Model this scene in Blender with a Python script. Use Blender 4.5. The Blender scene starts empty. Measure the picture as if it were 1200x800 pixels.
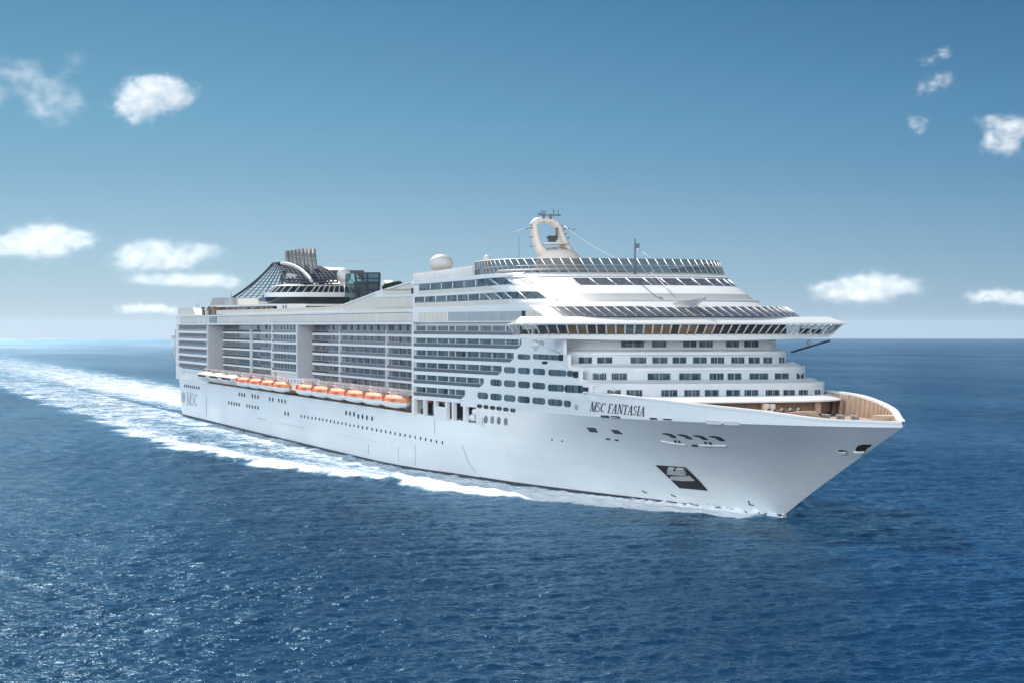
import bpy, bmesh, math, random, bisect
import numpy as np
from math import sin, cos, tan, radians, pi, sqrt, atan2, hypot
from mathutils import Vector, Matrix
from mathutils.bvhtree import BVHTree

random.seed(7)
SC = bpy.context.scene
COL = SC.collection

# ------------------------------------------------------------------ camera
F, HC, HZ = 2620.0, 21.0, 381.5            # focal length (px of a 1200 wide frame), eye height, level line
PHI = radians(17.3)
CX, CY = 533.7, -101.1
S_, C_ = sin(PHI), cos(PHI)
FWD = Vector((-C_, S_, 0)); RGT = Vector((S_, C_, 0))
cam = bpy.data.cameras.new('camera')
cam.sensor_width = 36.0
cam.lens = F / 1200 * 36
cam.shift_y = -(400 - HZ) / 1200
cam.clip_start = 1.0
cam.clip_end = 90000
camo = bpy.data.objects.new('camera', cam); COL.objects.link(camo)
camo.location = (CX, CY, HC)
camo.rotation_euler = FWD.to_track_quat('-Z', 'Y').to_euler()
SC.camera = camo

# ------------------------------------------------------------------ light
SUN_AZ = 16.0      # degrees to the left of the view direction
SUN_EL = 37.5
sd = (FWD * cos(radians(SUN_AZ)) - RGT * sin(radians(SUN_AZ))) * cos(radians(SUN_EL)) + Vector((0, 0, sin(radians(SUN_EL))))
sun = bpy.data.lights.new('sun', 'SUN')
sun.energy = 5.0
sun.angle = radians(0.5)
sun.color = (1.0, 0.95, 0.88)
suno = bpy.data.objects.new('sun', sun); COL.objects.link(suno)
suno.rotation_euler = (-sd).to_track_quat('-Z', 'Y').to_euler()

W = bpy.data.worlds.new('World'); SC.world = W
W.use_nodes = True
nt = W.node_tree
for n in list(nt.nodes): nt.nodes.remove(n)
wo = nt.nodes.new('ShaderNodeOutputWorld'); bg = nt.nodes.new('ShaderNodeBackground')
SKY_LIFT = .22
SKY_TINT = [(0, (0.672, 0.689, 0.638)), (0.03, (0.605, 0.664, 0.617)), (0.05499999999999999, (0.538, 0.647, 0.605)), (0.11499999999999999, (0.412, 0.571, 0.588)), (0.17250000000000001, (0.298, 0.491, 0.538)), (0.22999999999999998, (0.231, 0.445, 0.512)), (0.295, (0.181, 0.378, 0.458)), (0.35749999999999993, (0.139, 0.323, 0.42)), (0.625, (0.13, 0.286, 0.386)), (1.0, (0.302, 0.403, 0.479))]
HAZE_DENSITY = 3.4e-5
BACK_GLOW = 5.9      # glow added to the sky behind the camera to lift the ship's shaded sides
sky = nt.nodes.new('ShaderNodeTexSky'); sky.sky_type = 'NISHITA'; sky.sun_disc = False
sky.sun_elevation = radians(SUN_EL)
sky.sun_rotation = atan2(sd.x, sd.y)
sky.air_density = 1.0; sky.dust_density = 0.6; sky.ozone_density = 2.0
tc = nt.nodes.new('ShaderNodeTexCoord')
ad = nt.nodes.new('ShaderNodeVectorMath'); ad.operation = 'ADD'; ad.inputs[1].default_value = (0, 0, SKY_LIFT)
nrm = nt.nodes.new('ShaderNodeVectorMath'); nrm.operation = 'NORMALIZE'
nt.links.new(tc.outputs['Generated'], ad.inputs[0])
nt.links.new(ad.outputs[0], nrm.inputs[0])
nt.links.new(nrm.outputs[0], sky.inputs['Vector'])
sepz = nt.nodes.new('ShaderNodeSeparateXYZ'); nt.links.new(tc.outputs['Generated'], sepz.inputs[0])
mr = nt.nodes.new('ShaderNodeMapRange'); mr.inputs['From Min'].default_value = 0; mr.inputs['From Max'].default_value = .4
nt.links.new(sepz.outputs[2], mr.inputs['Value'])
tint = nt.nodes.new('ShaderNodeValToRGB'); tint.color_ramp.interpolation = 'LINEAR'
for i, (p, c) in enumerate(SKY_TINT):
    e = tint.color_ramp.elements[i] if i < 2 else tint.color_ramp.elements.new(p)
    e.position = p; e.color = c + (1,)
nt.links.new(mr.outputs[0], tint.inputs['Fac'])
mulc = nt.nodes.new('ShaderNodeMix'); mulc.data_type = 'RGBA'; mulc.blend_type = 'MULTIPLY'; mulc.inputs[0].default_value = 1
nt.links.new(sky.outputs[0], mulc.inputs[6]); nt.links.new(tint.outputs[0], mulc.inputs[7])
dt = nt.nodes.new('ShaderNodeVectorMath'); dt.operation = 'DOT_PRODUCT'; dt.inputs[1].default_value = tuple((-FWD*.92-RGT*.40).normalized())
nt.links.new(tc.outputs['Generated'], dt.inputs[0])
bk = nt.nodes.new('ShaderNodeMapRange'); bk.interpolation_type = 'SMOOTHSTEP'
bk.inputs['From Min'].default_value = -.4; bk.inputs['From Max'].default_value = .8; bk.inputs['To Min'].default_value = 0; bk.inputs['To Max'].default_value = 1
nt.links.new(dt.outputs['Value'], bk.inputs['Value'])
glow = nt.nodes.new('ShaderNodeMix'); glow.data_type = 'RGBA'
glow.inputs[7].default_value = (BACK_GLOW*3.45, BACK_GLOW*3.85, BACK_GLOW*4.2, 1)
lowb = nt.nodes.new('ShaderNodeMapRange'); lowb.interpolation_type = 'SMOOTHSTEP'      # the added glow is kept low, off the water; zenith stays blue
lowb.inputs['From Min'].default_value = .3; lowb.inputs['From Max'].default_value = .8; lowb.inputs['To Min'].default_value = 1; lowb.inputs['To Max'].default_value = .08
nt.links.new(sepz.outputs[2], lowb.inputs['Value'])
bkm = nt.nodes.new('ShaderNodeMath'); bkm.operation = 'MULTIPLY'; nt.links.new(bk.outputs[0], bkm.inputs[0]); nt.links.new(lowb.outputs[0], bkm.inputs[1])
nt.links.new(bkm.outputs[0], glow.inputs[0]); nt.links.new(mulc.outputs[2], glow.inputs[6])
nt.links.new(glow.outputs[2], bg.inputs['Color'])
bg.inputs['Strength'].default_value = 0.10
nt.links.new(bg.outputs[0], wo.inputs['Surface'])

SC.view_settings.view_transform = 'Standard'
SC.view_settings.look = 'None'
SC.view_settings.gamma = 1.0
SC.view_settings.use_curve_mapping = False
SC.view_settings.exposure = 0.2
SC.render.engine = 'CYCLES'
SC.cycles.max_bounces = 8
SC.cycles.transparent_max_bounces = 16
SC.cycles.volume_bounces = 3
SC.cycles.sample_clamp_indirect = 4.0
SC.cycles.sample_clamp_direct = 5.0
SC.cycles.use_denoising = True

# ------------------------------------------------------------------ projection helpers (photo pixel <-> place)
def proj(x, y, z):
    dx, dy = x - CX, y - CY
    X = dx * S_ + dy * C_; d = -dx * C_ + dy * S_
    return 600 + F * X / d, HZ - F * (z - HC) / d, d
def ray(px, py):
    X = (px - 600) / F
    return Vector((X * S_ - C_, X * C_ + S_, (HZ - py) / F))
def aty(px, py, y):
    r = ray(px, py); t = (y - CY) / r[1]; return CX + r[0] * t, HC + r[2] * t
def atz(px, py, z):
    r = ray(px, py); t = (z - HC) / r[2]; return CX + r[0] * t, CY + r[1] * t
def atx(px, py, x):
    r = ray(px, py); t = (x - CX) / r[0]; return CY + r[1] * t, HC + r[2] * t
def mono(nodes):
    xs = [a for a, b in nodes]; ys = [b for a, b in nodes]; n = len(xs)
    d = [(ys[i+1]-ys[i])/(xs[i+1]-xs[i]) for i in range(n-1)]
    m = [d[0]] + [0 if d[i-1]*d[i] <= 0 else 2*d[i-1]*d[i]/(d[i-1]+d[i]) for i in range(1, n-1)] + [d[-1]]
    def f(x):
        if x <= xs[0]: return ys[0]
        if x >= xs[-1]: return ys[-1]
        i = bisect.bisect_right(xs, x) - 1; h = xs[i+1]-xs[i]; t = (x-xs[i])/h
        return (1+2*t)*(1-t)**2*ys[i] + t*(1-t)**2*h*m[i] + t*t*(3-2*t)*ys[i+1] + t*t*(t-1)*h*m[i+1]
    return f
D = mono([(-1,18.3),(4,18.8),(12,19),(222,19),(230,18.2),(242,17.05),(254,16.1),(275,15.4),(290,14.9),(298,14.1),(307,12.1),(320,7.9),(330,3.6),(335,1.2),(337,0)])
KN = mono([(222,10.0),(254,10.2),(280,10.45),(300,10.62),(315,10.75),(330,10.95),(337,11.1)])      # knuckle height
ZT = mono([(285,13.3),(296,13.15),(303,12.95),(310,12.65),(320,12.2),(330,11.6),(337,11.62)])       # bulwark top
def sidex(px):
    lo, hi = 200., 336.
    for _ in range(50):
        m = (lo+hi)/2
        if proj(m, -D(m), 12)[0] < px: lo = m
        else: hi = m
    return (lo+hi)/2
def side(px, py):
    m = sidex(px); d = proj(m, -D(m), 12)[2]
    return m, HC - (py - HZ) * d / F

# ------------------------------------------------------------------ materials
def new_mat(name):
    m = bpy.data.materials.new(name); m.use_nodes = True
    return m, m.node_tree, m.node_tree.nodes['Principled BSDF']
def N(nt, t, **kw):
    n = nt.nodes.new(t)
    for k, v in kw.items(): setattr(n, k, v)
    return n
def mat(name, col, rough=.5, var=.06, scale=.4, metal=0., spec=.5, stretch=(1,1,1), bump=0., bscale=3.):
    m, nt, b = new_mat(name)
    b.inputs['Roughness'].default_value = rough; b.inputs['Metallic'].default_value = metal
    b.inputs['Specular IOR Level'].default_value = spec
    t = N(nt, 'ShaderNodeTexCoord'); mp = N(nt, 'ShaderNodeMapping'); mp.inputs['Scale'].default_value = stretch
    nt.links.new(t.outputs['Object'], mp.inputs['Vector'])
    no = N(nt, 'ShaderNodeTexNoise'); no.inputs['Scale'].default_value = scale; no.inputs['Detail'].default_value = 6
    nt.links.new(mp.outputs['Vector'], no.inputs['Vector'])
    r = N(nt, 'ShaderNodeValToRGB')
    r.color_ramp.elements[0].position = .3; r.color_ramp.elements[1].position = .7
    r.color_ramp.elements[0].color = tuple(max(0, c*(1-var)) for c in col) + (1,)
    r.color_ramp.elements[1].color = tuple(min(1, c*(1+var)) for c in col) + (1,)
    nt.links.new(no.outputs['Fac'], r.inputs['Fac']); nt.links.new(r.outputs['Color'], b.inputs['Base Color'])
    if bump:
        n2 = N(nt, 'ShaderNodeTexNoise'); n2.inputs['Scale'].default_value = bscale
        nt.links.new(mp.outputs['Vector'], n2.inputs['Vector'])
        bp = N(nt, 'ShaderNodeBump'); bp.inputs['Strength'].default_value = bump; bp.inputs['Distance'].default_value = .1
        nt.links.new(n2.outputs['Fac'], bp.inputs['Height']); nt.links.new(bp.outputs['Normal'], b.inputs['Normal'])
    return m
def glazing_mat(name, dark, light, pane=1.15, rough=.08, thr=.55, axis=0, spec=.45):
    """cabin glass: dark panes, some with a pale curtain drawn behind"""
    m, nt, b = new_mat(name)
    b.inputs['Roughness'].default_value = rough; b.inputs['Specular IOR Level'].default_value = spec
    t = N(nt, 'ShaderNodeTexCoord'); sp = N(nt, 'ShaderNodeSeparateXYZ'); nt.links.new(t.outputs['Object'], sp.inputs[0])
    dv = N(nt, 'ShaderNodeMath', operation='DIVIDE'); dv.inputs[1].default_value = pane
    nt.links.new(sp.outputs[axis], dv.inputs[0])
    fl = N(nt, 'ShaderNodeMath', operation='FLOOR'); nt.links.new(dv.outputs[0], fl.inputs[0])
    zf = N(nt, 'ShaderNodeMath', operation='DIVIDE'); zf.inputs[1].default_value = 1.75; nt.links.new(sp.outputs[2], zf.inputs[0])
    zl = N(nt, 'ShaderNodeMath', operation='FLOOR'); nt.links.new(zf.outputs[0], zl.inputs[0])
    cb = N(nt, 'ShaderNodeCombineXYZ'); nt.links.new(fl.outputs[0], cb.inputs[0]); nt.links.new(zl.outputs[0], cb.inputs[1])
    wn = N(nt, 'ShaderNodeTexWhiteNoise'); nt.links.new(cb.outputs[0], wn.inputs['Vector'])
    r = N(nt, 'ShaderNodeValToRGB'); r.color_ramp.elements[0].position = thr - .35; r.color_ramp.elements[1].position = thr + .4
    r.color_ramp.elements[0].color = dark + (1,); r.color_ramp.elements[1].color = light + (1,)
    nt.links.new(wn.outputs['Value'], r.inputs['Fac'])
    e3 = r.color_ramp.elements.new(.955); e3.color = light + (1,); e4 = r.color_ramp.elements.new(.96); e4.color = (.008,.009,.01,1)
    fr = N(nt, 'ShaderNodeMath', operation='FRACT'); nt.links.new(dv.outputs[0], fr.inputs[0])
    gt = N(nt, 'ShaderNodeMath', operation='GREATER_THAN'); gt.inputs[1].default_value = .93; nt.links.new(fr.outputs[0], gt.inputs[0])
    mx = N(nt, 'ShaderNodeMix', data_type='RGBA'); mx.inputs[7].default_value = (.22, .25, .27, 1)
    nt.links.new(gt.outputs[0], mx.inputs[0]); nt.links.new(r.outputs['Color'], mx.inputs[6])
    nt.links.new(mx.outputs[2], b.inputs['Base Color'])
    return m
def ribbed_mat(name, col, period=.9, depth=.12, rough=.5):
    m = mat(name, col, rough, .05, .5)
    nt = m.node_tree; b = nt.nodes['Principled BSDF']
    src = b.inputs['Base Color'].links[0].from_socket
    t = N(nt, 'ShaderNodeTexCoord'); sp = N(nt, 'ShaderNodeSeparateXYZ'); nt.links.new(t.outputs['Object'], sp.inputs[0])
    dv = N(nt, 'ShaderNodeMath', operation='DIVIDE'); dv.inputs[1].default_value = period; nt.links.new(sp.outputs[0], dv.inputs[0])
    fr = N(nt, 'ShaderNodeMath', operation='FRACT'); nt.links.new(dv.outputs[0], fr.inputs[0])
    gt = N(nt, 'ShaderNodeMath', operation='GREATER_THAN'); gt.inputs[1].default_value = .86; nt.links.new(fr.outputs[0], gt.inputs[0])
    ml = N(nt, 'ShaderNodeMath', operation='MULTIPLY'); ml.inputs[1].default_value = depth*3; nt.links.new(gt.outputs[0], ml.inputs[0])
    mx = N(nt, 'ShaderNodeMix', data_type='RGBA'); mx.inputs[7].default_value = tuple(c*.45 for c in col) + (1,)
    nt.links.new(ml.outputs[0], mx.inputs[0]); nt.links.new(src, mx.inputs[6]); nt.links.new(mx.outputs[2], b.inputs['Base Color'])
    return m
def see_through(name, tint=(.75,.85,.85), fac=.75):
    m, nt, b = new_mat(name)
    tr = N(nt, 'ShaderNodeBsdfTransparent'); tr.inputs[0].default_value = tint + (1,)
    b.inputs['Base Color'].default_value = (.03,.05,.055,1); b.inputs['Roughness'].default_value = .05
    mx = N(nt, 'ShaderNodeMixShader'); mx.inputs[0].default_value = fac
    nt.links.new(b.outputs[0], mx.inputs[1]); nt.links.new(tr.outputs[0], mx.inputs[2])
    nt.links.new(mx.outputs[0], nt.nodes['Material Output'].inputs['Surface'])
    return m

M = {}
M['white'] = mat('white_paint', (.80,.80,.79), .38, .035, .35, stretch=(.4,.4,1.6))
M['tierwall'] = mat('shade_toned_wall_paint', (.66,.68,.69), .45, .05, .5)  # white wall toned down, carrying the shade under the overhangs in its colour
M['foamy'] = mat('bow_foam', (.80,.85,.88), .95, .08, 1.5, spec=.2, bump=.6, bscale=2.2)
M['hull'] = mat('hull_paint', (.80,.81,.81), .30, .03, .22, stretch=(.25,.25,1.4), bump=.05, bscale=.35)
def add_plates(m):
    nt = m.node_tree; bs = nt.nodes['Principled BSDF']; src = bs.inputs['Base Color'].links[0].from_socket
    t = N(nt,'ShaderNodeTexCoord'); sp = N(nt,'ShaderNodeSeparateXYZ'); cb = N(nt,'ShaderNodeCombineXYZ')
    nt.links.new(t.outputs['Object'], sp.inputs[0]); nt.links.new(sp.outputs[0], cb.inputs[0]); nt.links.new(sp.outputs[2], cb.inputs[1])
    br = N(nt,'ShaderNodeTexBrick'); br.inputs['Scale'].default_value = 1; br.inputs['Brick Width'].default_value = 8.5; br.inputs['Row Height'].default_value = 1.35; br.inputs['Mortar Size'].default_value = .028; br.inputs['Mortar Smooth'].default_value = .6
    br.inputs['Color1'].default_value = (1,1,1,1); br.inputs['Color2'].default_value = (.965,.97,.972,1); br.inputs['Mortar'].default_value = (.86,.87,.88,1)
    nt.links.new(cb.outputs[0], br.inputs['Vector'])
    ml = N(nt,'ShaderNodeMix', data_type='RGBA', blend_type='MULTIPLY'); ml.inputs[0].default_value = 1
    nt.links.new(src, ml.inputs[6]); nt.links.new(br.outputs['Color'], ml.inputs[7])
    # long faint runs of grime and rust
    mp = N(nt,'ShaderNodeMapping'); mp.inputs['Scale'].default_value = (.9,.9,.06); nt.links.new(t.outputs['Object'], mp.inputs['Vector'])
    n = N(nt,'ShaderNodeTexNoise'); n.inputs['Scale'].default_value = 1.3; n.inputs['Detail'].default_value = 4; nt.links.new(mp.outputs[0], n.inputs['Vector'])
    r = N(nt,'ShaderNodeMapRange'); r.inputs['From Min'].default_value = .60; r.inputs['From Max'].default_value = .8; r.inputs['To Max'].default_value = .35; nt.links.new(n.outputs['Fac'], r.inputs['Value'])
    m2 = N(nt,'ShaderNodeMix', data_type='RGBA'); m2.inputs[7].default_value = (.60,.57,.52,1); nt.links.new(r.outputs[0], m2.inputs[0]); nt.links.new(ml.outputs[2], m2.inputs[6])
    nt.links.new(m2.outputs[2], bs.inputs['Base Color'])
add_plates(M['hull'])
M['boot'] = mat('boot_topping', (.035,.045,.07), .5, .2, .5)
M['grey'] = mat('grey_paint', (.36,.37,.38), .5, .08)
M['palegrey'] = mat('pale_grey_paint', (.5,.5,.5), .45, .06)
M['lavgrey'] = mat('lavender_grey_paint', (.47,.47,.49), .5, .04)
M['beige'] = mat('beige_panel', (.70,.64,.56), .5, .05, .5)
M['beiger'] = ribbed_mat('beige_ribbed_panel', (.70,.64,.56), 1.6, .1)
M['greystrip'] = mat('grey_glass_strip', (.40,.42,.42), .35, .06, .6)
M['cabin'] = glazing_mat('cabin_glazing', (.035,.065,.075), (.12,.165,.18))
M['cabinaft'] = glazing_mat('aft_cabin_glazing', (.03,.042,.052), (.10,.112,.125), 1.3, spec=.25)
M['cabinfront'] = glazing_mat('front_cabin_glass', (.012,.045,.055), (.04,.085,.10), .9, axis=1, thr=.6, spec=.3)
M['rail'] = mat('smoked_rail_glass', (.105,.12,.13), .2, .15, .8, spec=.4)
M['raillight'] = mat('clear_rail_glass', (.13,.14,.15), .2, .15, .8, spec=.35)
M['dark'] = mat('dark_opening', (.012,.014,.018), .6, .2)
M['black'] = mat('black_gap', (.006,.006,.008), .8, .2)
M['blueglass'] = mat('dark_slanted_glass', (.05,.055,.065), .22, .3, .35, spec=.5)
M['loungeglass'] = mat('lounge_glass', (.012,.022,.028), .08, .3, .3, spec=.6)
M['teal'] = see_through('teal_enclosure_glass', (.45,.66,.7), .6)
M['clear'] = see_through('clear_glass', (.85,.9,.9), .8)
M['screen'] = see_through('windbreak_glass', (.55,.6,.62), .5)
M['brown'] = mat('interior_blind', (.22,.13,.07), .5, .35, 1.2)
M['brownd'] = mat('dark_interior_blind', (.05,.032,.024), .4, .4, 1.2)
M['bridged'] = mat('bridge_dark_glass', (.008,.010,.014), .06, .3, spec=.6)
M['orange'] = mat('orange_grp', (.82,.30,.15), .7, .08, .8, spec=.25)
M['red'] = mat('red_orange_grp', (.60,.13,.06), .7, .1, .8, spec=.25)
M['pinkroof'] = mat('faded_orange_roof', (.80,.62,.54), .5, .06, .8)
M['pinkwhite'] = mat('davit_paint', (.74,.67,.64), .5, .06)
M['wood'] = mat('teak_deck', (.30,.19,.12), .6, .2, 1.0, stretch=(.3,3,1))
M['woodwall'] = mat('tan_bulkhead', (.30,.19,.12), .6, .15, .6)
M['bulin'] = mat('bulwark_inner_paint', (.62,.46,.34), .55, .08, .5)
M['steel'] = mat('funnel_steel', (.27,.265,.26), .42, .2, 1.2, metal=.35, stretch=(1,1,.2))
M['latt'] = mat('lattice_blue_grey', (.045,.055,.085), .85, .2, spec=.1)
M['mast'] = mat('mast_paint', (.70,.63,.57), .5, .05)
M['domeg'] = mat('radome_grp', (.62,.60,.58), .5, .05, .5)
M['antenna'] = mat('antenna_grey', (.16,.17,.19), .5, .1)
M['letter'] = mat('navy_letter_paint', (.015,.02,.035), .5, .1)
M['lettergrey'] = mat('grey_letter_paint', (.33,.36,.39), .5, .1)
M['leaf'] = mat('planter_leaves', (.035,.055,.03), .6, .4, 3)
M['blueslide'] = mat('dark_blue_plastic', (.02,.03,.09), .3, .2)
M['rope'] = mat('dark_machinery', (.05,.045,.045), .5, .3)
M['anchor'] = mat('anchor_iron', (.42,.43,.43), .5, .15)
M['brownmach'] = mat('brown_tarpaulin', (.20,.10,.055), .7, .35, 1.2)

# ------------------------------------------------------------------ mesh helpers
class MB:
    def __init__(s): s.v = []; s.f = []; s.m = []; s.sm = []
    def add(s, vs, fs, mi=0, smooth=False):
        o = len(s.v); s.v += [tuple(v) for v in vs]
        for f in fs: s.f.append([o+i for i in f]); s.m.append(mi); s.sm.append(smooth)
        return s
    def box(s, x0, x1, y0, y1, z0, z1, mi=0):
        vs = [(x,y,z) for z in (z0,z1) for y in (y0,y1) for x in (x0,x1)]
        return s.add(vs, [(0,2,3,1),(4,5,7,6),(0,1,5,4),(2,6,7,3),(0,4,6,2),(1,3,7,5)], mi)
    def prism(s, a, b, mi=0):
        n = len(a)
        fs = [tuple(range(n-1,-1,-1)), tuple(range(n,2*n))] + [(i,(i+1)%n,n+(i+1)%n,n+i) for i in range(n)]
        return s.add(list(a)+list(b), fs, mi)
    def loft(s, rings, closed=False, smooth=False, mi=0, caps=False):
        n = len(rings[0]); vs = [p for r in rings for p in r]; fs = []
        for i in range(len(rings)-1):
            for j in range(n if closed else n-1):
                k = (j+1) % n
                fs.append((i*n+j, i*n+k, (i+1)*n+k, (i+1)*n+j))
        if caps: fs += [tuple(range(n-1,-1,-1)), tuple((len(rings)-1)*n+j for j in range(n))]
        return s.add(vs, fs, mi, smooth)
    def tube(s, pts, r, n=6, mi=0, closed=False):
        pts = [Vector(p) for p in pts]; rings = []
        rr = r if hasattr(r, '__len__') else [r]*len(pts)
        for i, p in enumerate(pts):
            if closed: d = pts[(i+1)%len(pts)] - pts[i-1]
            else: d = pts[min(i+1,len(pts)-1)] - pts[max(i-1,0)]
            d.normalize()
            a = Vector((0,0,1)) if abs(d.z) < .9 else Vector((1,0,0))
            u = d.cross(a).normalized(); v = d.cross(u)
            rings.append([p + (u*cos(2*pi*k/n) + v*sin(2*pi*k/n))*rr[i] for k in range(n)])
        if closed: rings.append(rings[0])
        return s.loft(rings, True, True, mi, caps=not closed)
    def lathe(s, c, prof, n=20, mi=0, sx=1, sy=1):
        rings = [[(c[0]+r*cos(2*pi*k/n)*sx, c[1]+r*sin(2*pi*k/n)*sy, c[2]+z) for k in range(n)] for r, z in prof]
        return s.loft(rings, True, True, mi, caps=True)
    def build(s, name, mats, parent=None):
        me = bpy.data.meshes.new(name); me.from_pydata(s.v, [], s.f)
        if not isinstance(mats, (list, tuple)): mats = [mats]
        for m in mats: me.materials.append(m)
        me.polygons.foreach_set('material_index', s.m); me.polygons.foreach_set('use_smooth', s.sm)
        bm = bmesh.new(); bm.from_mesh(me); bmesh.ops.recalc_face_normals(bm, faces=bm.faces); bm.to_mesh(me); bm.free()
        me.update()
        o = bpy.data.objects.new(name, me); COL.objects.link(o)
        if parent is not None: o.parent = parent
        return o
def empty(name, loc=(0,0,0), rz=0):
    o = bpy.data.objects.new(name, None); COL.objects.link(o); o.location = loc; o.rotation_euler = (0,0,rz)
    o.empty_display_size = .5
    return o
def tag(o, label=None, cat=None, group=None, kind=None):
    if label: o['label'] = label
    if cat: o['category'] = cat
    if group: o['group'] = group
    if kind: o['kind'] = kind
    return o
def wall(mb, pts, z0, z1, th, mi=0):
    """vertical wall standing on a plan polyline; th is added to the left of the line's direction"""
    n = len(pts); P = [Vector((p[0],p[1])) for p in pts]; off = []
    for i in range(n):
        d = (P[min(i+1,n-1)] - P[max(i-1,0)]).normalized(); off.append(P[i] + Vector((-d.y, d.x))*th)
    zz0 = z0 if callable(z0) else (lambda p: z0); zz1 = z1 if callable(z1) else (lambda p: z1)
    rings = [[(p.x,p.y,zz0(p)),(p.x,p.y,zz1(p)),(q.x,q.y,zz1(p)),(q.x,q.y,zz0(p))] for p, q in zip(P, off)]
    mb.loft(rings, True, False, mi, caps=True)
    return mb

# ------------------------------------------------------------------ the sea
R_E = 1.29e6
rng = np.random.RandomState(3)
def build_sea():
    def sweep(a, b, step): return list(np.arange(a, b, step))
    rr = [2., 25., 60., 85.]; r = 100.
    while r < 9000:
        rr.append(r); r += max(.26, .26*(r/150)**1.75)
    rr = np.array(rr)
    fine = np.linspace(-radians(19), radians(19), 1000)
    left = -np.array([24,32,45,65,90,120,150,180.])[::-1]; right = np.array([24,32,45,65,90,120,150.])
    th = np.concatenate([np.radians(left), fine, np.radians(right)])
    base = atan2(FWD.y, FWD.x)
    A, R = np.meshgrid(base - th, rr)
    X = CX + R*np.cos(A); Y = CY + R*np.sin(A)
    dr = np.gradient(rr)[:,None]*np.ones_like(A)
    dth = np.gradient(th)[None,:]*R
    res = np.maximum(dr*.55, dth)
    Z = np.zeros_like(X)
    wind = radians(200)
    for i in range(95):
        lam = .62*(24/.62)**((i+rng.rand())/95)
        a = wind + rng.normal(0, .75)
        k = 2*pi/lam
        slope = .025 + .005*rng.rand()
        if lam > 1.9: slope *= (1.9/lam)**.75
        ph = k*(X*cos(a)+Y*sin(a)) + rng.rand()*6.283
        fade = np.clip(lam/(res*2.6)-.6, 0, 1)
        w = np.sin(ph); w = w + .28*np.cos(2*ph+pi)*0.6
        Z += fade*slope/k*w
    # groups of rougher and calmer water
    g = .75 + .35*np.sin(X*.021+Y*.013+1)*np.sin(Y*.027-X*.008) + .2*np.sin(X*.006-Y*.011)
    Z *= g
    Z -= R**2/(2*R_E)
    # the bow wave rolling off along the side, and the hump at the stem
    oo = np.interp(X, [-200,0,64,120,177,216,242,263,272,284,297,308,312],[43,42.5,44,45,40.5,35,28.8,23,19,13,8.3,2.2,0])
    hh = np.interp(X, [40,90,150,230,262,275,300,307,311],[0,.12,.3,.5,.6,.5,.4,.35,0])
    ww = np.interp(X, [-200,150,262,290,308],[4,3,2.2,1.4,1.0])
    cr = np.exp(-((-Y-oo*.9)/ww)**2) + np.exp(-((Y-oo*.9)/ww)**2)
    Z += hh*cr*(1+.35*np.sin(X*.9+Y*.5)*np.sin(Y*1.7-X*.3))
    nR, nA = X.shape
    verts = np.stack([X,Y,Z],-1).reshape(-1,3).astype(np.float32)
    idx = np.arange(nR*nA).reshape(nR,nA)
    nxt = np.roll(idx, -1, 1)
    q = np.stack([idx[:-1], nxt[:-1], nxt[1:], idx[1:]], -1).reshape(-1,4)
    me = bpy.data.meshes.new('sea')
    me.vertices.add(len(verts)); me.vertices.foreach_set('co', verts.ravel())
    me.loops.add(q.size); me.loops.foreach_set('vertex_index', q.ravel().astype(np.int32))
    me.polygons.add(len(q)); me.polygons.foreach_set('loop_start', np.arange(0,q.size,4,dtype=np.int32))
    try: me.polygons.foreach_set('loop_total', np.full(len(q),4,dtype=np.int32))
    except Exception: pass
    me.polygons.foreach_set('use_smooth', np.ones(len(q),dtype=bool))
    me.update(calc_edges=True)
    # foam coverage, in the ship's own frame
    x = verts[:,0]; y = verts[:,1]; off = -y
    fo = np.zeros(len(x), np.float32)
    def band(x, nodes): 
        xs = [a for a,b in nodes]; ys = [b for a,b in nodes]; return np.interp(x, xs, ys)
    wl = band(x, [(-10,17.5),(20,18.6),(200,18.5),(211,17.9),(222,16.6),(232,14.9),(250,12.7),(264,10.2),(283,5.8),(296,3.),(308,0)])
    outer = band(x, [(-1500,85),(-500,50),(-232,43),(0,42.5),(64,44),(120,45),(177,40.5),(216,35),(242,28.8),(263,23.5),(272,20.5),(284,15.5),(297,10.2),(308,3.6),(312,0)])
    wob = 1.6*np.sin(x*.11+1)+1.1*np.sin(x*.27+off*.2)+.7*np.sin(x*.63)
    u = (off-wl)/np.maximum(outer-wl,.5)
    wid = np.maximum(outer-wl,.5)
    edge = 1/(1+np.exp(np.clip((off-outer+wob*np.clip(wid/20,0,1))/np.clip(wid*.05,.25,2.2),-30,30)))
    inner = 1/(1+np.exp(np.clip((wl-1.0-off)/.4,-30,30)))
    crest = np.exp(-((u-.86)/.16)**2)
    amp = band(x, [(-2200,.1),(-1000,.42),(-300,.58),(-60,.63),(60,.63),(150,.68),(215,.70),(262,.78),(275,.95),(290,.98),(306,.95),(311,0)])
    crs = band(x, [(-300,0),(40,0),(110,.10),(200,.16),(255,.18),(275,.12),(300,.05),(311,0)])
    hole = np.exp(-((u-.48)/.22)**2)*band(x,[(-200,0),(0,.02),(100,.10),(160,.14),(215,.10),(245,.0),(310,0)])
    fo = np.maximum(fo, edge*inner*(amp+crs*crest-hole))
    lace = np.exp(-np.clip(off-wl,0,99)/3.0)*inner*band(x,[(-40,0),(-10,.72),(120,.62),(200,.56),(308,.5),(311,0)])
    fo = np.maximum(fo, lace)
    # stern wake
    wk = band(-x, [(-30,17),(0,20),(150,26),(600,40),(1500,70)])
    sw = np.exp(-(np.abs(y-2)/wk)**3.0)*band(-x,[(-20,0),(3,.78),(100,.74),(500,.64),(1300,.5),(2600,.3),(5000,.0)])*(x<15)
    fo = np.maximum(fo, sw)
    arm = np.exp(-((np.abs(off-40)-0)/ (30+np.clip(-x,0,2000)*.03))**2)*band(-x,[(-60,0),(0,.0),(10,.0),(20,0)])
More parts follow.
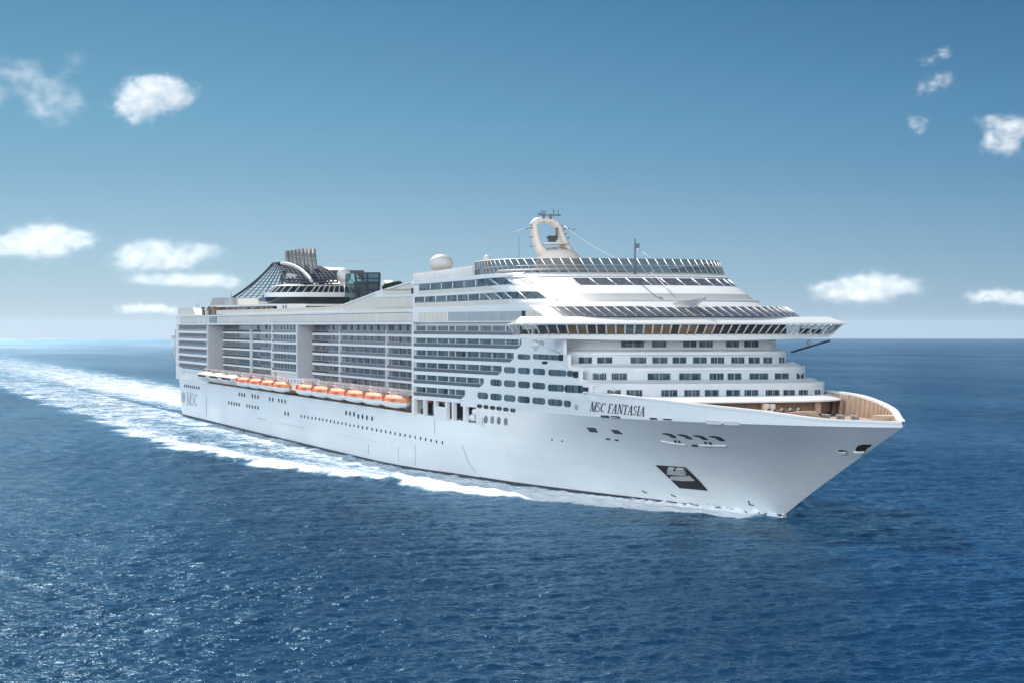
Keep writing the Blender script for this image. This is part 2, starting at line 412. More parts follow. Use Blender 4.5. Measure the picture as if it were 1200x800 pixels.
    fo = np.maximum(fo, arm)
    at = me.attributes.new('foam','FLOAT','POINT'); at.data.foreach_set('value', fo.astype(np.float32))
    o = bpy.data.objects.new('sea', me); COL.objects.link(o)
    m, nt, b = new_mat('sea_water')
    b.inputs['Base Color'].default_value = (.0006,.026,.070,1)
    b.inputs['Roughness'].default_value = .12
    b.inputs['IOR'].default_value = 1.26
    b.inputs['Specular IOR Level'].default_value = .2
    b.inputs['Specular Tint'].default_value = (.32,.68,1,1)
    t = N(nt,'ShaderNodeTexCoord')
    mp = N(nt,'ShaderNodeMapping'); mp.inputs['Rotation'].default_value = (0,0,radians(20)); mp.inputs['Scale'].default_value = (1.,.55,1)
    nt.links.new(t.outputs['Object'], mp.inputs['Vector'])
    n1 = N(nt,'ShaderNodeTexNoise'); n1.inputs['Scale'].default_value = 4.6; n1.inputs['Detail'].default_value = 3; n1.inputs['Roughness'].default_value = .6
    nt.links.new(mp.outputs[0], n1.inputs['Vector'])
    bp = N(nt,'ShaderNodeBump'); bp.inputs['Strength'].default_value = .5; bp.inputs['Distance'].default_value = .085
    nt.links.new(n1.outputs['Fac'], bp.inputs['Height'])
    n0 = N(nt,'ShaderNodeTexNoise'); n0.inputs['Scale'].default_value = .16; n0.inputs['Detail'].default_value = 6; n0.inputs['Roughness'].default_value = .7
    nt.links.new(mp.outputs[0], n0.inputs['Vector'])
    bp0 = N(nt,'ShaderNodeBump'); bp0.inputs['Strength'].default_value = .6; bp0.inputs['Distance'].default_value = 1.2
    nt.links.new(n0.outputs['Fac'], bp0.inputs['Height']); nt.links.new(bp0.outputs['Normal'], bp.inputs['Normal'])
    nt.links.new(bp.outputs['Normal'], b.inputs['Normal'])
    # waves too far off to be modelled one by one count as roughness
    gp = N(nt,'ShaderNodeNewGeometry'); ds = N(nt,'ShaderNodeVectorMath', operation='DISTANCE'); ds.inputs[1].default_value = (CX,CY,0)
    nt.links.new(gp.outputs['Position'], ds.inputs[0])
    rg = N(nt,'ShaderNodeMapRange'); rg.inputs['From Min'].default_value = 250; rg.inputs['From Max'].default_value = 2600; rg.inputs['To Min'].default_value = .085; rg.inputs['To Max'].default_value = .165
    nt.links.new(ds.outputs['Value'], rg.inputs['Value']); nt.links.new(rg.outputs[0], b.inputs['Roughness'])
    # wind patches: long streaks of smoother and ruffled water
    wm = N(nt,'ShaderNodeMapping'); wm.inputs['Rotation'].default_value = (0,0,radians(-25)); wm.inputs['Scale'].default_value = (.35,1,1); nt.links.new(t.outputs['Object'], wm.inputs['Vector'])
    wn = N(nt,'ShaderNodeTexNoise'); wn.inputs['Scale'].default_value = .011; wn.inputs['Detail'].default_value = 5; wn.inputs['Roughness'].default_value = .62; nt.links.new(wm.outputs[0], wn.inputs['Vector'])
    wr = N(nt,'ShaderNodeMapRange'); wr.inputs['From Min'].default_value = .35; wr.inputs['From Max'].default_value = .65; wr.inputs['To Min'].default_value = .62; wr.inputs['To Max'].default_value = .95
    nt.links.new(wn.outputs['Fac'], wr.inputs['Value']); nt.links.new(wr.outputs[0], b.inputs['Specular IOR Level'])
    # foam
    a = N(nt,'ShaderNodeAttribute', attribute_name='foam')
    fm = N(nt,'ShaderNodeMapping'); fm.inputs['Scale'].default_value = (.45,1.0,1)
    nt.links.new(t.outputs['Object'], fm.inputs['Vector'])
    f1 = N(nt,'ShaderNodeTexNoise'); f1.inputs['Scale'].default_value = .16; f1.inputs['Detail'].default_value = 10; f1.inputs['Roughness'].default_value = .74; f1.inputs['Distortion'].default_value = .8
    nt.links.new(fm.outputs[0], f1.inputs['Vector'])
    f2 = N(nt,'ShaderNodeTexNoise'); f2.inputs['Scale'].default_value = .75; f2.inputs['Detail'].default_value = 6; f2.inputs['Roughness'].default_value = .7; f2.inputs['Distortion'].default_value = 1.2
    nt.links.new(fm.outputs[0], f2.inputs['Vector'])
    fx = N(nt,'ShaderNodeMix', data_type='FLOAT'); fx.inputs[0].default_value = .42; nt.links.new(f1.outputs['Fac'], fx.inputs[2]); nt.links.new(f2.outputs['Fac'], fx.inputs[3])
    fe = N(nt,'ShaderNodeMath', operation='MULTIPLY_ADD'); fe.inputs[1].default_value = 1.5; fe.inputs[2].default_value = -.25; nt.links.new(fx.outputs[0], fe.inputs[0])
    sub = N(nt,'ShaderNodeMath', operation='ADD'); nt.links.new(a.outputs['Fac'], sub.inputs[0]); nt.links.new(fe.outputs[0], sub.inputs[1])
    rp = N(nt,'ShaderNodeMapRange'); rp.inputs['From Min'].default_value = 1.02; rp.inputs['From Max'].default_value = 1.30
    nt.links.new(sub.outputs[0], rp.inputs['Value'])
    fb = N(nt,'ShaderNodeBsdfPrincipled'); fb.inputs['Base Color'].default_value = (.82,.86,.88,1); fb.inputs['Roughness'].default_value = .9
    n3 = N(nt,'ShaderNodeTexNoise'); n3.inputs['Scale'].default_value = .9; n3.inputs['Detail'].default_value = 6
    nt.links.new(fm.outputs[0], n3.inputs['Vector'])
    b3 = N(nt,'ShaderNodeBump'); b3.inputs['Strength'].default_value = .8; b3.inputs['Distance'].default_value = .6
    nt.links.new(n3.outputs['Fac'], b3.inputs['Height']); nt.links.new(b3.outputs['Normal'], fb.inputs['Normal'])
    # aerated pale water round the foam
    rp2 = N(nt,'ShaderNodeMapRange'); rp2.inputs['From Min'].default_value = .8; rp2.inputs['From Max'].default_value = 1.15; rp2.inputs['To Max'].default_value = .8
    nt.links.new(sub.outputs[0], rp2.inputs['Value'])
    cm = N(nt,'ShaderNodeMix', data_type='RGBA'); cm.inputs[6].default_value = (.0006,.026,.070,1); cm.inputs[7].default_value = (.06,.21,.34,1)
    nt.links.new(rp2.outputs[0], cm.inputs[0]); nt.links.new(cm.outputs[2], b.inputs['Base Color'])
    mx = N(nt,'ShaderNodeMixShader'); nt.links.new(rp.outputs[0], mx.inputs[0]); nt.links.new(fb.outputs[0], mx.inputs[2])
    # clear deep water: a dark blue body under a reflecting skin
    body = N(nt,'ShaderNodeBsdfDiffuse'); nt.links.new(cm.outputs[2], body.inputs['Color'])
    skin = N(nt,'ShaderNodeBsdfGlossy'); skin.inputs['Color'].default_value = (.56,.82,1,1); nt.links.new(rg.outputs[0], skin.inputs['Roughness'])
    frs = N(nt,'ShaderNodeFresnel'); frs.inputs['IOR'].default_value = 1.33
    for q in (skin, frs): nt.links.new(bp.outputs['Normal'], q.inputs['Normal'])
    fm_ = N(nt,'ShaderNodeMath', operation='MULTIPLY'); nt.links.new(frs.outputs[0], fm_.inputs[0]); nt.links.new(wr.outputs[0], fm_.inputs[1])
    wtr = N(nt,'ShaderNodeMixShader'); nt.links.new(fm_.outputs[0], wtr.inputs[0]); nt.links.new(body.outputs[0], wtr.inputs[1]); nt.links.new(skin.outputs[0], wtr.inputs[2])
    nt.links.new(wtr.outputs[0], mx.inputs[1])
    nt.nodes.remove(b)
    nt.links.new(mx.outputs[0], nt.nodes['Material Output'].inputs['Surface'])
    me.materials.append(m)
    tag(o, 'open blue sea with glitter and a white foaming wake', 'sea', kind='structure')
    return o
SEA = build_sea()

# ================================================================== the ship
SHIP = empty('cruise_ship', (0,0,0))
tag(SHIP, 'huge white cruise ship under way with its bow to the right', 'cruise ship')
LV = [21.2, 19.5, 17.8, 16.05, 14.3, 12.57, 10.8]        # deck lines of the balcony tiers

# ---- hull shell
ST = [(0,17.0,-1.0,18.3),(3,17.9,3,18.75),(8,18.4,8,18.95),(20,18.6,20,19),(60,18.7,60,19),(100,18.75,100,19),(140,18.7,140,19),
      (175,18.65,175,19),(200,18.5,200,19),(211,17.9,214,19),(222,16.6,222,19)]
W_F = mono([(222,16.6),(232,14.9),(242,13.75),(250,12.75),(264,10.1),(275,7.7),(283,5.8),(296,3.0),(303,1.35),(307.5,.3),(308.5,0)])
fw = []
for i in range(1, 33):
    u = i/32
    xd = 222 + 115*(1-(1-u)**1.35)
    xw = 222 + 86.5*(1-(1-u)**1.25)
    fw.append((xw, W_F(xw), xd, D(xd)))
u_o = 1-(1-24.5/115)**(1/1.35)
fw.append((222+86.5*(1-(1-u_o)**1.25), W_F(222+86.5*(1-(1-u_o)**1.25)), 246.5, D(246.5)))
fw.sort(key=lambda t: t[2])
STN = ST + fw
def zdeck(x): return 8.45 if x <= 222 else 8.45-.022*(x-222)          # open mooring-deck edge
def hull_pt(st, t, zt):
    xw, yw, xd, yd = st
    g = max(t,0)**(1.0 if xd < 222 else 1.0 + .55*min(1,(xd-222)/60))
    gx = max(t,0)**1.06
    return (xw+(xd-xw)*gx, yw+(yd-yw)*g, t*zt)
LEV = [-.18, 0, .045, .1, .2, .3, .4, .5, .6, .7, .8, .9, 1.0]
def hull_rings(sign):
    rings = []
    for st in STN:
        zt = KN(st[2]); q = zdeck(st[2])/zt if st[2] < 246.51 else 1.0
        rings.append([(p[0], sign*p[1], p[2]) for p in (hull_pt(st, t*q, zt) for t in LEV)])
        if abs(st[2]-246.5) < .01:
            rings.append([(p[0], sign*p[1], p[2]) for p in (hull_pt(st, t, zt) for t in LEV)])
    return rings
hb = MB()
RS = hull_rings(-1); RP = hull_rings(1)
isp = max(i for i, st in enumerate(STN) if st[2] < 246.51) + 1
for R in (RS, RP): hb.loft(R[:isp], smooth=True); hb.loft(R[isp:], smooth=True)
hb.prism([RS[isp-1][-1], (246.5,-D(246.5),KN(246.5)), (246.5,-D(246.5)+3,KN(246.5)), (246.5,-D(246.5)+3,8)],[(v[0]+.3,v[1]+.05,v[2]) for v in (RS[isp-1][-1], (246.5,-D(246.5),KN(246.5)), (246.5,-D(246.5)+3,KN(246.5)), (246.5,-D(246.5)+3,8))])
hb.loft([RS[0], RP[0]])                                          # transom
top = [[a[-1], b[-1]] for a, b in zip(RS, RP)]
hb.loft(top[:isp]); hb.loft(top[isp:])                                                      # deck closing the shell
HULL = hb.build('hull', M['hull'], SHIP)
bb = MB()
for R in (RS, RP):
    sg = -1 if R is RS else 1
    bb.loft([[(p[0], p[1]+sg*.03, p[2]) for p in (r[0], r[1], tuple(r[1][i]+(r[2][i]-r[1][i])*.75 for i in range(3)))] for r in R], smooth=True)
bb.build('boot_topping', M['boot'], HULL)

# ---- forward side plating and bulwark (vertical above the knuckle)
def frange(a, b, n): return [a+(b-a)*i/(n-1) for i in range(n)]
bw = MB()
xs = frange(286, 337, 52)
for sg in (-1, 1):
    ro = [[(x, sg*D(x), KN(x)), (x, sg*D(x), KN(x)+.45*(ZT(x)-KN(x))), (x, sg*D(x), ZT(x))] for x in xs]
    bw.loft(ro, smooth=True)
BUL = bw.build('bulwark', M['hull'], SHIP)
bi = MB()
def Din(x): return max(D(x)-.55, 0)
xin = frange(286, 335.2, 50)
for sg in (-1, 1):
    bi.loft([[(x, sg*Din(x), KN(x)-.1), (x, sg*Din(x), ZT(x)-.01)] for x in xin])
inner = bi.build('bulwark_inner_face', M['bulin'], BUL)
rc = MB()
for sg in (-1, 1):
    rc.loft([[(x+(.15 if x>336 else 0), sg*(D(x)+.12), ZT(x)-.16), (x+(.15 if x>336 else 0), sg*(D(x)+.12), ZT(x)+.06), (min(x,335.2), sg*max(Din(x)-.1,0), ZT(x)+.06), (min(x,335.2), sg*max(Din(x)-.1,0), ZT(x)-.16)] for x in xs], closed=True)
rc.build('rail_cap', M['white'], BUL)
for sg in (-1, 1):
    x = 290.
    while x < 333:
        f = MB(); y = Din(x)
        f.prism([(x-.07, sg*(y-.02), KN(x)), (x-.07, sg*(y-.55), KN(x)), (x-.07, sg*(y-.16), ZT(x)-.1), (x-.07, sg*(y-.02), ZT(x)-.1)],
                [(x+.07, sg*(y-.02), KN(x)), (x+.07, sg*(y-.55), KN(x)), (x+.07, sg*(y-.16), ZT(x)-.1), (x+.07, sg*(y-.02), ZT(x)-.1)])
        f.build('bulwark_stay', M['bulin'], BUL)
        x += 2.35
fd = MB()
fd.loft([[(x, -Din(x), KN(x)+.02), (x, Din(x), KN(x)+.02)] for x in frange(268,334.8,40)])
FORE = fd.build('foredeck', M['wood'], SHIP)

# ---- forward side walls: plating with the stepped after edge
XE = [262.0, 263.6, 260.7, 256.0, 249.2, 242.3]         # where the balcony rail of each tier ends
# outline of a deck house: side following the hull, rounded front
def outline(xf, n=2.4, L=14, hs=1.0, off=0., x0=222., ns=14, nf=22, ymax=99, xs=None):
    if xs: L = xf - xs
    xs_ = xf - L
    half = []
    for i in range(ns):
        x = x0 + (xs_-x0)*i/ns; half.append((x, min(D(x)*hs, ymax)+off))
    b = min(D(xs_)*hs, ymax) + off
    for i in range(nf+1):
        a = pi/2*i/nf
        half.append((xs_ + (L+off)*sin(a)**(2/n), b*cos(a)**(2/n)))
    stb = [(x, -y) for x, y in half]; prt = [(x, y) for x, y in half[::-1][1:]]
    return stb + prt
def solve_xf(target, z, **kw):
    lo, hi = 240., 320.
    for _ in range(45):
        m = (lo+hi)/2
        if max(proj(x,y,z)[0] for x,y in outline(m, **kw)) < target: lo = m
        else: hi = m
    return (lo+hi)/2
def ring(ol, z): return [(x,y,z) for x,y in ol]

# ---- window patches laid on a shell: each corner is found on the surface, the pane has thickness
def bvh_of(*obs):
    vs = []; fs = []
    for o in obs:
        k = len(vs); vs += [v.co.copy() for v in o.data.vertices]; fs += [[i+k for i in p.vertices] for p in o.data.polygons]
    return BVHTree.FromPolygons(vs, fs)
EYE = Vector((CX, CY, HC))
def hit(tree, px, py):
    r = tree.ray_cast(EYE, ray(px, py).normalized())
    if r[0] is None: return None
    n = r[1] if r[1].dot(ray(px, py)) < 0 else -r[1]
    return r[0], n
def patch(tree, poly, name, m, parent, out=.05, depth=.1, mb=None):
    a = []; b = []
    for q in poly:
        h = hit(tree, *q)
        if h is None: return None
        a.append(h[0]+h[1]*out); b.append(h[0]-h[1]*depth)
    own = mb is None
    if own: mb = MB()
    mb.prism(a, b)
    return mb.build(name, m, parent) if own else mb
def rect(x0, x1, y0, y1, sl=0.): return [(x0,y0),(x1,y0+sl*(x1-x0)),(x1,y1+sl*(x1-x0)),(x0,y1)]
def rrect(x0, x1, y0, y1, sl=0., r=.25):
    w = x1-x0; h = y1-y0; c = r*min(w,h)
    P = [(x0+c,y0),(x1-c,y0),(x1,y0+c),(x1,y1-c),(x1-c,y1),(x0+c,y1),(x0,y1-c),(x0,y0+c)]
    return [(a, b+sl*(a-x0)) for a, b in P]
def oval(cx, cy, rx, ry, n=10): return [(cx+rx*cos(2*pi*k/n), cy+ry*sin(2*pi*k/n)) for k in range(n)]

TH = bvh_of(HULL, BUL)
port = []
def Z(ox, oy, k, pts): return [(ox+x/k, oy+y/k) for x, y in pts]
for p in Z(195,410,10,[(103,285),(147,290),(175,292),(105,395),(125,396),(150,398),(103,487),(125,489),(150,492)]): port.append((p,.7,1.4))
for p in Z(195,410,10,[(215,415),(240,419),(262,422),(285,426),(308,430),(332,433),(358,437),(383,440)]): port.append((p,.65,1.9))
for p in Z(195,410,10,[(855,514),(885,519),(915,525),(1008,535),(1042,541),(1075,547)]): port.append((p,.75,2.5))
for p in Z(195,410,10,[(733,615),(765,621),(795,626),(825,631),(855,636),(945,650),(977,656),(1010,662),(1042,668),(1075,674)]): port.append((p,.7,2.2))
for p in Z(300,420,10,[(163,472),(198,477),(268,487),(305,494),(342,500),(342,640),(378,645)]): port.append((p,.75,2.6))
for p in Z(300,420,10,[(530,672),(570,677),(612,685),(658,692),(700,697),(745,705),(785,713),(830,720),(875,730),(918,738),(962,747),(1010,755),(1055,763),(1103,777),(1150,783)]): port.append((p,.65,1.8))
for p in Z(400,440,10,[(200,592),(250,603),(302,610),(362,623),(415,633),(468,643),(522,652),(577,663),(632,675),(690,686),(748,695),(808,707),(868,718),(930,730),(990,742),(1053,755),(1117,768),(1185,780)]): port.append((p,.75,2.0))
for p in Z(400,440,10,[(57,432),(103,440),(150,447),(200,472),(250,477),(302,487),(362,498)]): port.append((p,.95,2.9))
for p, rx, ry in port: patch(TH, oval(p[0],p[1],rx,ry,8), 'porthole', M['dark'], HULL)
fn = MB()
for a, b, n in (((302,489),(311,491),8),((328.5,495),(356,501),16),((400,509),(451.5,519),14)):
    for i in range(n):
        t = i/(n-1); patch(TH, oval(a[0]+(b[0]-a[0])*t, a[1]+(b[1]-a[1])*t, .4, .5, 6), '', None, None, mb=fn)
fn.build('scupper_row', M['grey'], HULL)
# openings in the bow plating
hz_ = lambda pts: [(740+x/6.667, 500+y/6.667) for x, y in pts]
for w in ([(238,50),(262,46),(310,52),(345,70),(352,82),(318,80),(290,62)], [(355,58),(385,54),(430,62),(465,80),(478,92),(440,90),(405,70)],
          [(475,66),(505,62),(550,68),(590,88),(600,98),(562,96),(535,78)], [(600,72),(640,68),(690,76),(722,95),(732,106),(690,104),(655,82)]):
    patch(TH, hz_(w), 'mooring_opening', M['dark'], HULL)
cr = lambda pts: [(660+x/5, 380+y/5) for x, y in pts]
for w in ([(137,600),(188,604),(204,630),(158,626)], [(280,613),(320,617),(350,640),(300,636)]): patch(TH, cr(w), 'mooring_opening', M['dark'], HULL)
for w in ([(222,530),(262,531),(272,537),(272,544),(230,543),(222,538)], [(280,534),(325,535),(335,541),(335,549),(290,548),(280,542)],
          [(505,545),(545,546),(555,555),(515,556)], [(585,550),(630,551),(640,560),(590,558)], [(250,664),(275,666),(275,674),(252,672)], [(303,670),(325,672),(325,680),(305,678)], [(752,702),(788,704),(788,713),(756,711)]):
    patch(TH, cr(w), 'fairlead', M['dark'], HULL)
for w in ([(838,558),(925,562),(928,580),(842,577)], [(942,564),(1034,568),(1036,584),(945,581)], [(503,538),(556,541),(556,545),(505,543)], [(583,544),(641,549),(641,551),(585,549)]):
    patch(TH, cr(w), 'fairlead', M['white'], HULL, out=.12)  # white patches painted in place of sunlit far bulwark seen through the slots
for w in ([(575,678),(640,690),(715,700),(712,704),(640,696),(575,684)], [(800,702),(870,704),(955,706),(955,712),(870,710),(800,708)]): patch(TH, cr(w), 'fender_strip', M['white'], HULL, out=.14)
for w in ([(650,676),(662,678),(664,690),(652,688)], [(672,677),(682,679),(688,692),(676,690)], [(826,684),(838,686),(842,698),(830,696)], [(854,686),(866,688),(872,702),(860,700)]): patch(TH, cr(w), 'roller', M['dark'], HULL)
# anchor pocket
rec = patch(TH, hz_([(190,296),(420,312),(597,494),(375,474)]), 'anchor_recess', M['black'], HULL, out=.04, depth=.3)
patch(TH, hz_([(295,308),(412,316),(436,352),(430,364),(290,352)]), 'anchor', M['anchor'], rec, out=.35)
patch(TH, hz_([(310,378),(455,372),(497,408),(400,408),(310,398)]), 'anchor_stock', M['anchor'], rec, out=.25)
patch(TH, hz_([(343,310),(355,311),(356,322),(344,322)]), 'shackle', M['dark'], rec, out=.45)
bx = lambda pts: [(800+x/4.444, 450+y/4.444) for x, y in pts]
for w in ([(912,318),(940,312),(985,312),(975,322),(960,330),(950,345),(905,346),(900,335)],): patch(TH, bx(w), 'hawse_opening', M['black'], HULL)
patch(TH, bx([(893,350),(945,350),(925,362),(895,360)]), 'hawse_lip', M['white'], HULL, out=.15)
patch(TH, bx([(812,342),(853,342),(853,348),(815,349)]), 'hawse_opening', M['dark'], HULL)
patch(TH, bx([(815,350),(853,349),(850,363),(820,361)]), 'hawse_lip', M['white'], HULL, out=.15)
for c in ((755,575.5),(789,580)):
    mb = MB()
    for k in range(3): patch(TH, [(c[0]-2.6+k*2,c[1]-1.6+k*.8),(c[0]-1.6+k*2,c[1]-1.3+k*.8),(c[0]-.6+k*2,c[1]+.4+k*.8),(c[0]-1.6+k*2,c[1]+.1+k*.8)], '', None, None, mb=mb)
    mb.build('thruster_mark', M['letter'], HULL)
mb = MB()
patch(TH, [(877,586),(878,586),(878.6,591),(877.6,591)], '', None, None, mb=mb); patch(TH, [(878,590),(883.5,591),(883.5,591.9),(878,591)], '', None, None, mb=mb)
mb.build('bulb_mark', M['letter'], HULL)
for c in ((647,514.5),(659,516)): patch(TH, oval(c[0],c[1],1.2,.9,6), 'fairlead', M['dark'], HULL)
# shell-door seams
def seam(pts, w=.35):
    mb = MB()
    for a, b in zip(pts, pts[1:]):
        patch(TH, [(a[0]-w,a[1]),(a[0]+w,a[1]),(b[0]+w,b[1]),(b[0]-w,b[1])], '', None, None, mb=mb, out=.03)
    mb.build('plate_seam', M['grey'], HULL)
seam([(242,464),(242,487)], .25); seam([(509.5,489),(509.3,507)], .25); seam([(542,521),(546,533),(551,544),(558,553)], .3); seam([(432,520),(432,532)], .2)
seam([(487,520),(487,545)], .2); seam([(467,522),(467,540)], .2)

# ---- lettering
def glyph(c):
    """roman capitals as polygons in a unit-high box; returns (advance, polygons)"""
    P = []
    def bar(x0,y0,x1,y1,w): P.append([(x0,y0),(x0+w,y0),(x1+w,y1),(x1,y1)])
    def ser(x,y,w): P.append([(x,y-.03),(x+w,y-.03),(x+w,y+.03),(x,y+.03)])
    def arc(cx,cy,rx,ry,a0,a1,w0,w1,n=10):
        for i in range(n):
            t0=i/n; t1=(i+1)/n
            def pt(t,s):
                a=radians(a0+(a1-a0)*t); w=(w0+(w1-w0)*sin(pi*t))*s; return (cx+(rx+w)*cos(a), cy+(ry+w*.6)*sin(a))
            P.append([pt(t0,-.5),pt(t0,.5),pt(t1,.5),pt(t1,-.5)])
    if c=='M':
        bar(.06,0,.06,1,.07); bar(.06,1,.42,0,.16); bar(.47,0,.82,1,.07); bar(.76,0,.76,1,.17); ser(0,0,.22); ser(.66,0,.36); ser(0,1,.24); ser(.74,1,.28); a=1.05
    elif c=='S':
        arc(.3,.74,.21,.23,20,270,.06,.15); arc(.3,.26,.23,.24,90,-160,.15,.06); a=.68
    elif c=='C':
        arc(.42,.5,.34,.46,45,315,.05,.2,14); P.append([(.62,.72),(.72,.72),(.72,.95),(.66,.95)]); a=.84
    elif c=='F':
        bar(.1,0,.1,1,.17); P.append([(.1,.94),(.66,.94),(.66,1.0),(.1,1.0)]); P.append([(.2,.5),(.5,.5),(.5,.56),(.2,.56)]); ser(0,0,.4); P.append([(.6,.75),(.66,.75),(.66,1),(.6,1)]); a=.74
    elif c=='A':
        bar(.06,0,.42,1,.06); bar(.62,0,.4,1,.18); P.append([(.2,.3),(.66,.3),(.66,.37),(.2,.37)]); ser(-.04,0,.28); ser(.52,0,.38); a=.92
    elif c=='N':
        bar(.1,0,.1,1,.07); bar(.1,1,.66,0,.18); bar(.74,0,.74,1,.07); ser(0,0,.26); ser(0,1,.28); ser(.62,1,.3); a=.98
    elif c=='T':
        bar(.28,0,.28,1,.17); P.append([(.0,.94),(.74,.94),(.74,1),(.0,1)]); P.append([(0,.76),(.05,.76),(.05,1),(0,1)]); P.append([(.69,.76),(.74,.76),(.74,1),(.69,1)]); ser(.17,0,.4); a=.8
    elif c=='I':
        bar(.1,0,.1,1,.17); ser(0,0,.38); ser(0,1,.38); a=.46
    else: a=.42
    return a, P
def lettering(text, org, du, dv, slant, name, m, parent, gap=.06):
    """org: foot of the first letter (px); du: px along the line per unit width; dv: px up per unit height"""
    u = 0
    for c in text:
        a, polys = glyph(c)
        if polys:
            mb = MB()
            for p in polys:
                patch(TH, [(org[0]+(u+x+slant*y)*du[0]+y*dv[0], org[1]+(u+x+slant*y)*du[1]+y*dv[1]) for x, y in p], '', None, None, out=.04, depth=.02, mb=mb)
            if mb.v: mb.build(name, m, parent)
        u += a+gap

# ---- forward side plating of the cabin decks (flush with the hull side), stepped at its after edge
XC = [0, 279., 280.5, 284.5, 287.8, 291.]
plate = []
def strip(mb, xs, zb, zt, y0=0., th=.4, mi=0):
    f = lambda v, x: v(x) if callable(v) else v
    mb.loft([[(x,-D(x)-y0,f(zb,x)),(x,-D(x)-y0,f(zt,x)),(x,-D(x)-y0+th,f(zt,x)),(x,-D(x)-y0+th,f(zb,x))] for x in xs], closed=True, caps=True, mi=mi)
for k in range(1, 6):
    zc = LV[k]; zf = LV[k+1]; x0 = XE[k]; mb = MB()
    zb = (lambda x: KN(x)-.04) if k == 5 else zf-.25
    strip(mb, [x0-1.6, x0], zb, lambda x: zf+.25+.5*(x-x0+1.6)/1.6)
    strip(mb, frange(x0+.002, XC[k], 14), zb, zc-.25)
    plate.append(mb.build('side_plating', M['hull'], SHIP))
mb = MB(); strip(mb, frange(222, 246.6, 10), 10.5, 10.82, .01); mb.build('opening_lintel', M['hull'], SHIP)
# mooring-deck bays behind the openings
for a, b in [(484.,485.4),(496,497.3),(508.2,510.3),(521.5,523.3),(529.4,531.2),(542.6,545.4),(557.8,560.5)]:
    mb = MB(); strip(mb, [sidex(a), sidex(b)], lambda x: zdeck(x)-.1, 10.5, .0, .5); mb.build('bay_pillar', M['hull'], SHIP)
mb = MB(); mb.loft([[(x,-D(x)+3.0,7.9),(x,-D(x)+3.0,10.8)] for x in frange(222,247.5,8)])
BAY = mb.build('bay_wall', M['palegrey'], SHIP)
mb = MB(); strip(mb, [sidex(510.3), sidex(521.5)], lambda x: zdeck(x)-.05, 9.75, -.03, .2); mb.build('bay_shutter', M['hull'], SHIP)
for px, w, z0, z1, m in ((489.5,.8,9.4,10.3,'red'),(489,1.4,8.5,9.2,'rope'),(492.5,1.0,8.6,10.0,'dark'),(500.5,.9,8.6,10.1,'rope'),(504,1.3,8.5,9.3,'rope'),(506.5,.7,8.5,10.2,'dark'),
                         (525,1.2,8.3,9.2,'rope'),(527,.6,8.3,10.3,'dark'),(534,.5,8.2,9.0,'rope'),(539,1.1,8.2,10.2,'dark'),(536.5,.6,8.2,9.0,'rope'),(551,.9,9.4,10.3,'dark'),(555,.6,8.2,9.3,'rope')):
    x = sidex(px); mb = MB()
    mb.tube([(x,-D(x)+1.2,z0),(x,-D(x)+1.2,z1)], w/2, 10); mb.box(x-w*.45,x+w*.45,-D(x)+1.2,-D(x)+2.6,z0,z0+(z1-z0)*.8)
    mb.build('deck_gear' if m != 'red' else 'winch_cover', M[m], BAY)

# windows in that plating
TP = bvh_of(HULL, BUL, *plate)
c5 = lambda x: 470+x/5.
d5 = lambda y: 340+y/5.
SL = .085
def win(x0, x1, y0, y1, m='cabin', r=.22, name='cabin_window', sl=SL, par=None):
    patch(TP, rrect(c5(x0), c5(x1), d5(y0), d5(y1), sl, r), name, M[m], par or SHIP, out=.05)
PL = {k: plate[k-1] for k in range(1,6)}
for a, b in ((685,757),(775,925)): win(a,b,372,402,par=PL[2],sl=.05)
win(925,950,376,412,'black',.1,'balcony_gap',0,PL[2])
for a, b in ((605,670),(688,755),(775,845)): win(a,b,446+(a-605)*.055,482+(a-605)*.055,par=PL[3],sl=.055)
win(865,968,462,498,par=PL[3],sl=.05); win(973,1010,468,503,par=PL[3],sl=.05); win(1010,1038,474,511,'black',.1,'balcony_gap',0,PL[3])
for a, b in ((525,590),(605,670),(688,755),(772,845)): win(a,b,518+(a-525)*.075,556+(a-525)*.075,par=PL[4],sl=.07)
win(862,955,548,588,par=PL[4],sl=.05); win(960,1070,552,596,par=PL[4],sl=.05); win(1072,1097,567,606,'black',.1,'balcony_gap',0,PL[4])
for a, b in ((450,510),(525,590),(605,670),(685,755),(772,845),(862,945),(955,995)): win(a,b,594+(a-450)*.095,632+(a-450)*.095,par=PL[5],sl=.085)
patch(TP, oval(c5(1028),d5(683),2.1,3.6), 'porthole', M['grey'], PL[5])
for a, b in ((447,475),(485,512),(522,552),(560,590),(600,630),(641,671)): win(a,b,664+(a-447)*.125,686+(a-447)*.125,'dark',.3,'small_window',.1,PL[5])
for x, y in ((497,754),(535,757),(573,761),(614,767)): patch(TP, oval(c5(x),d5(y),2.2,4.6,12), 'oval_window', M['cabin'], HULL)
win(828,858,415,432,'black',.05,'locker',0,PL[2])

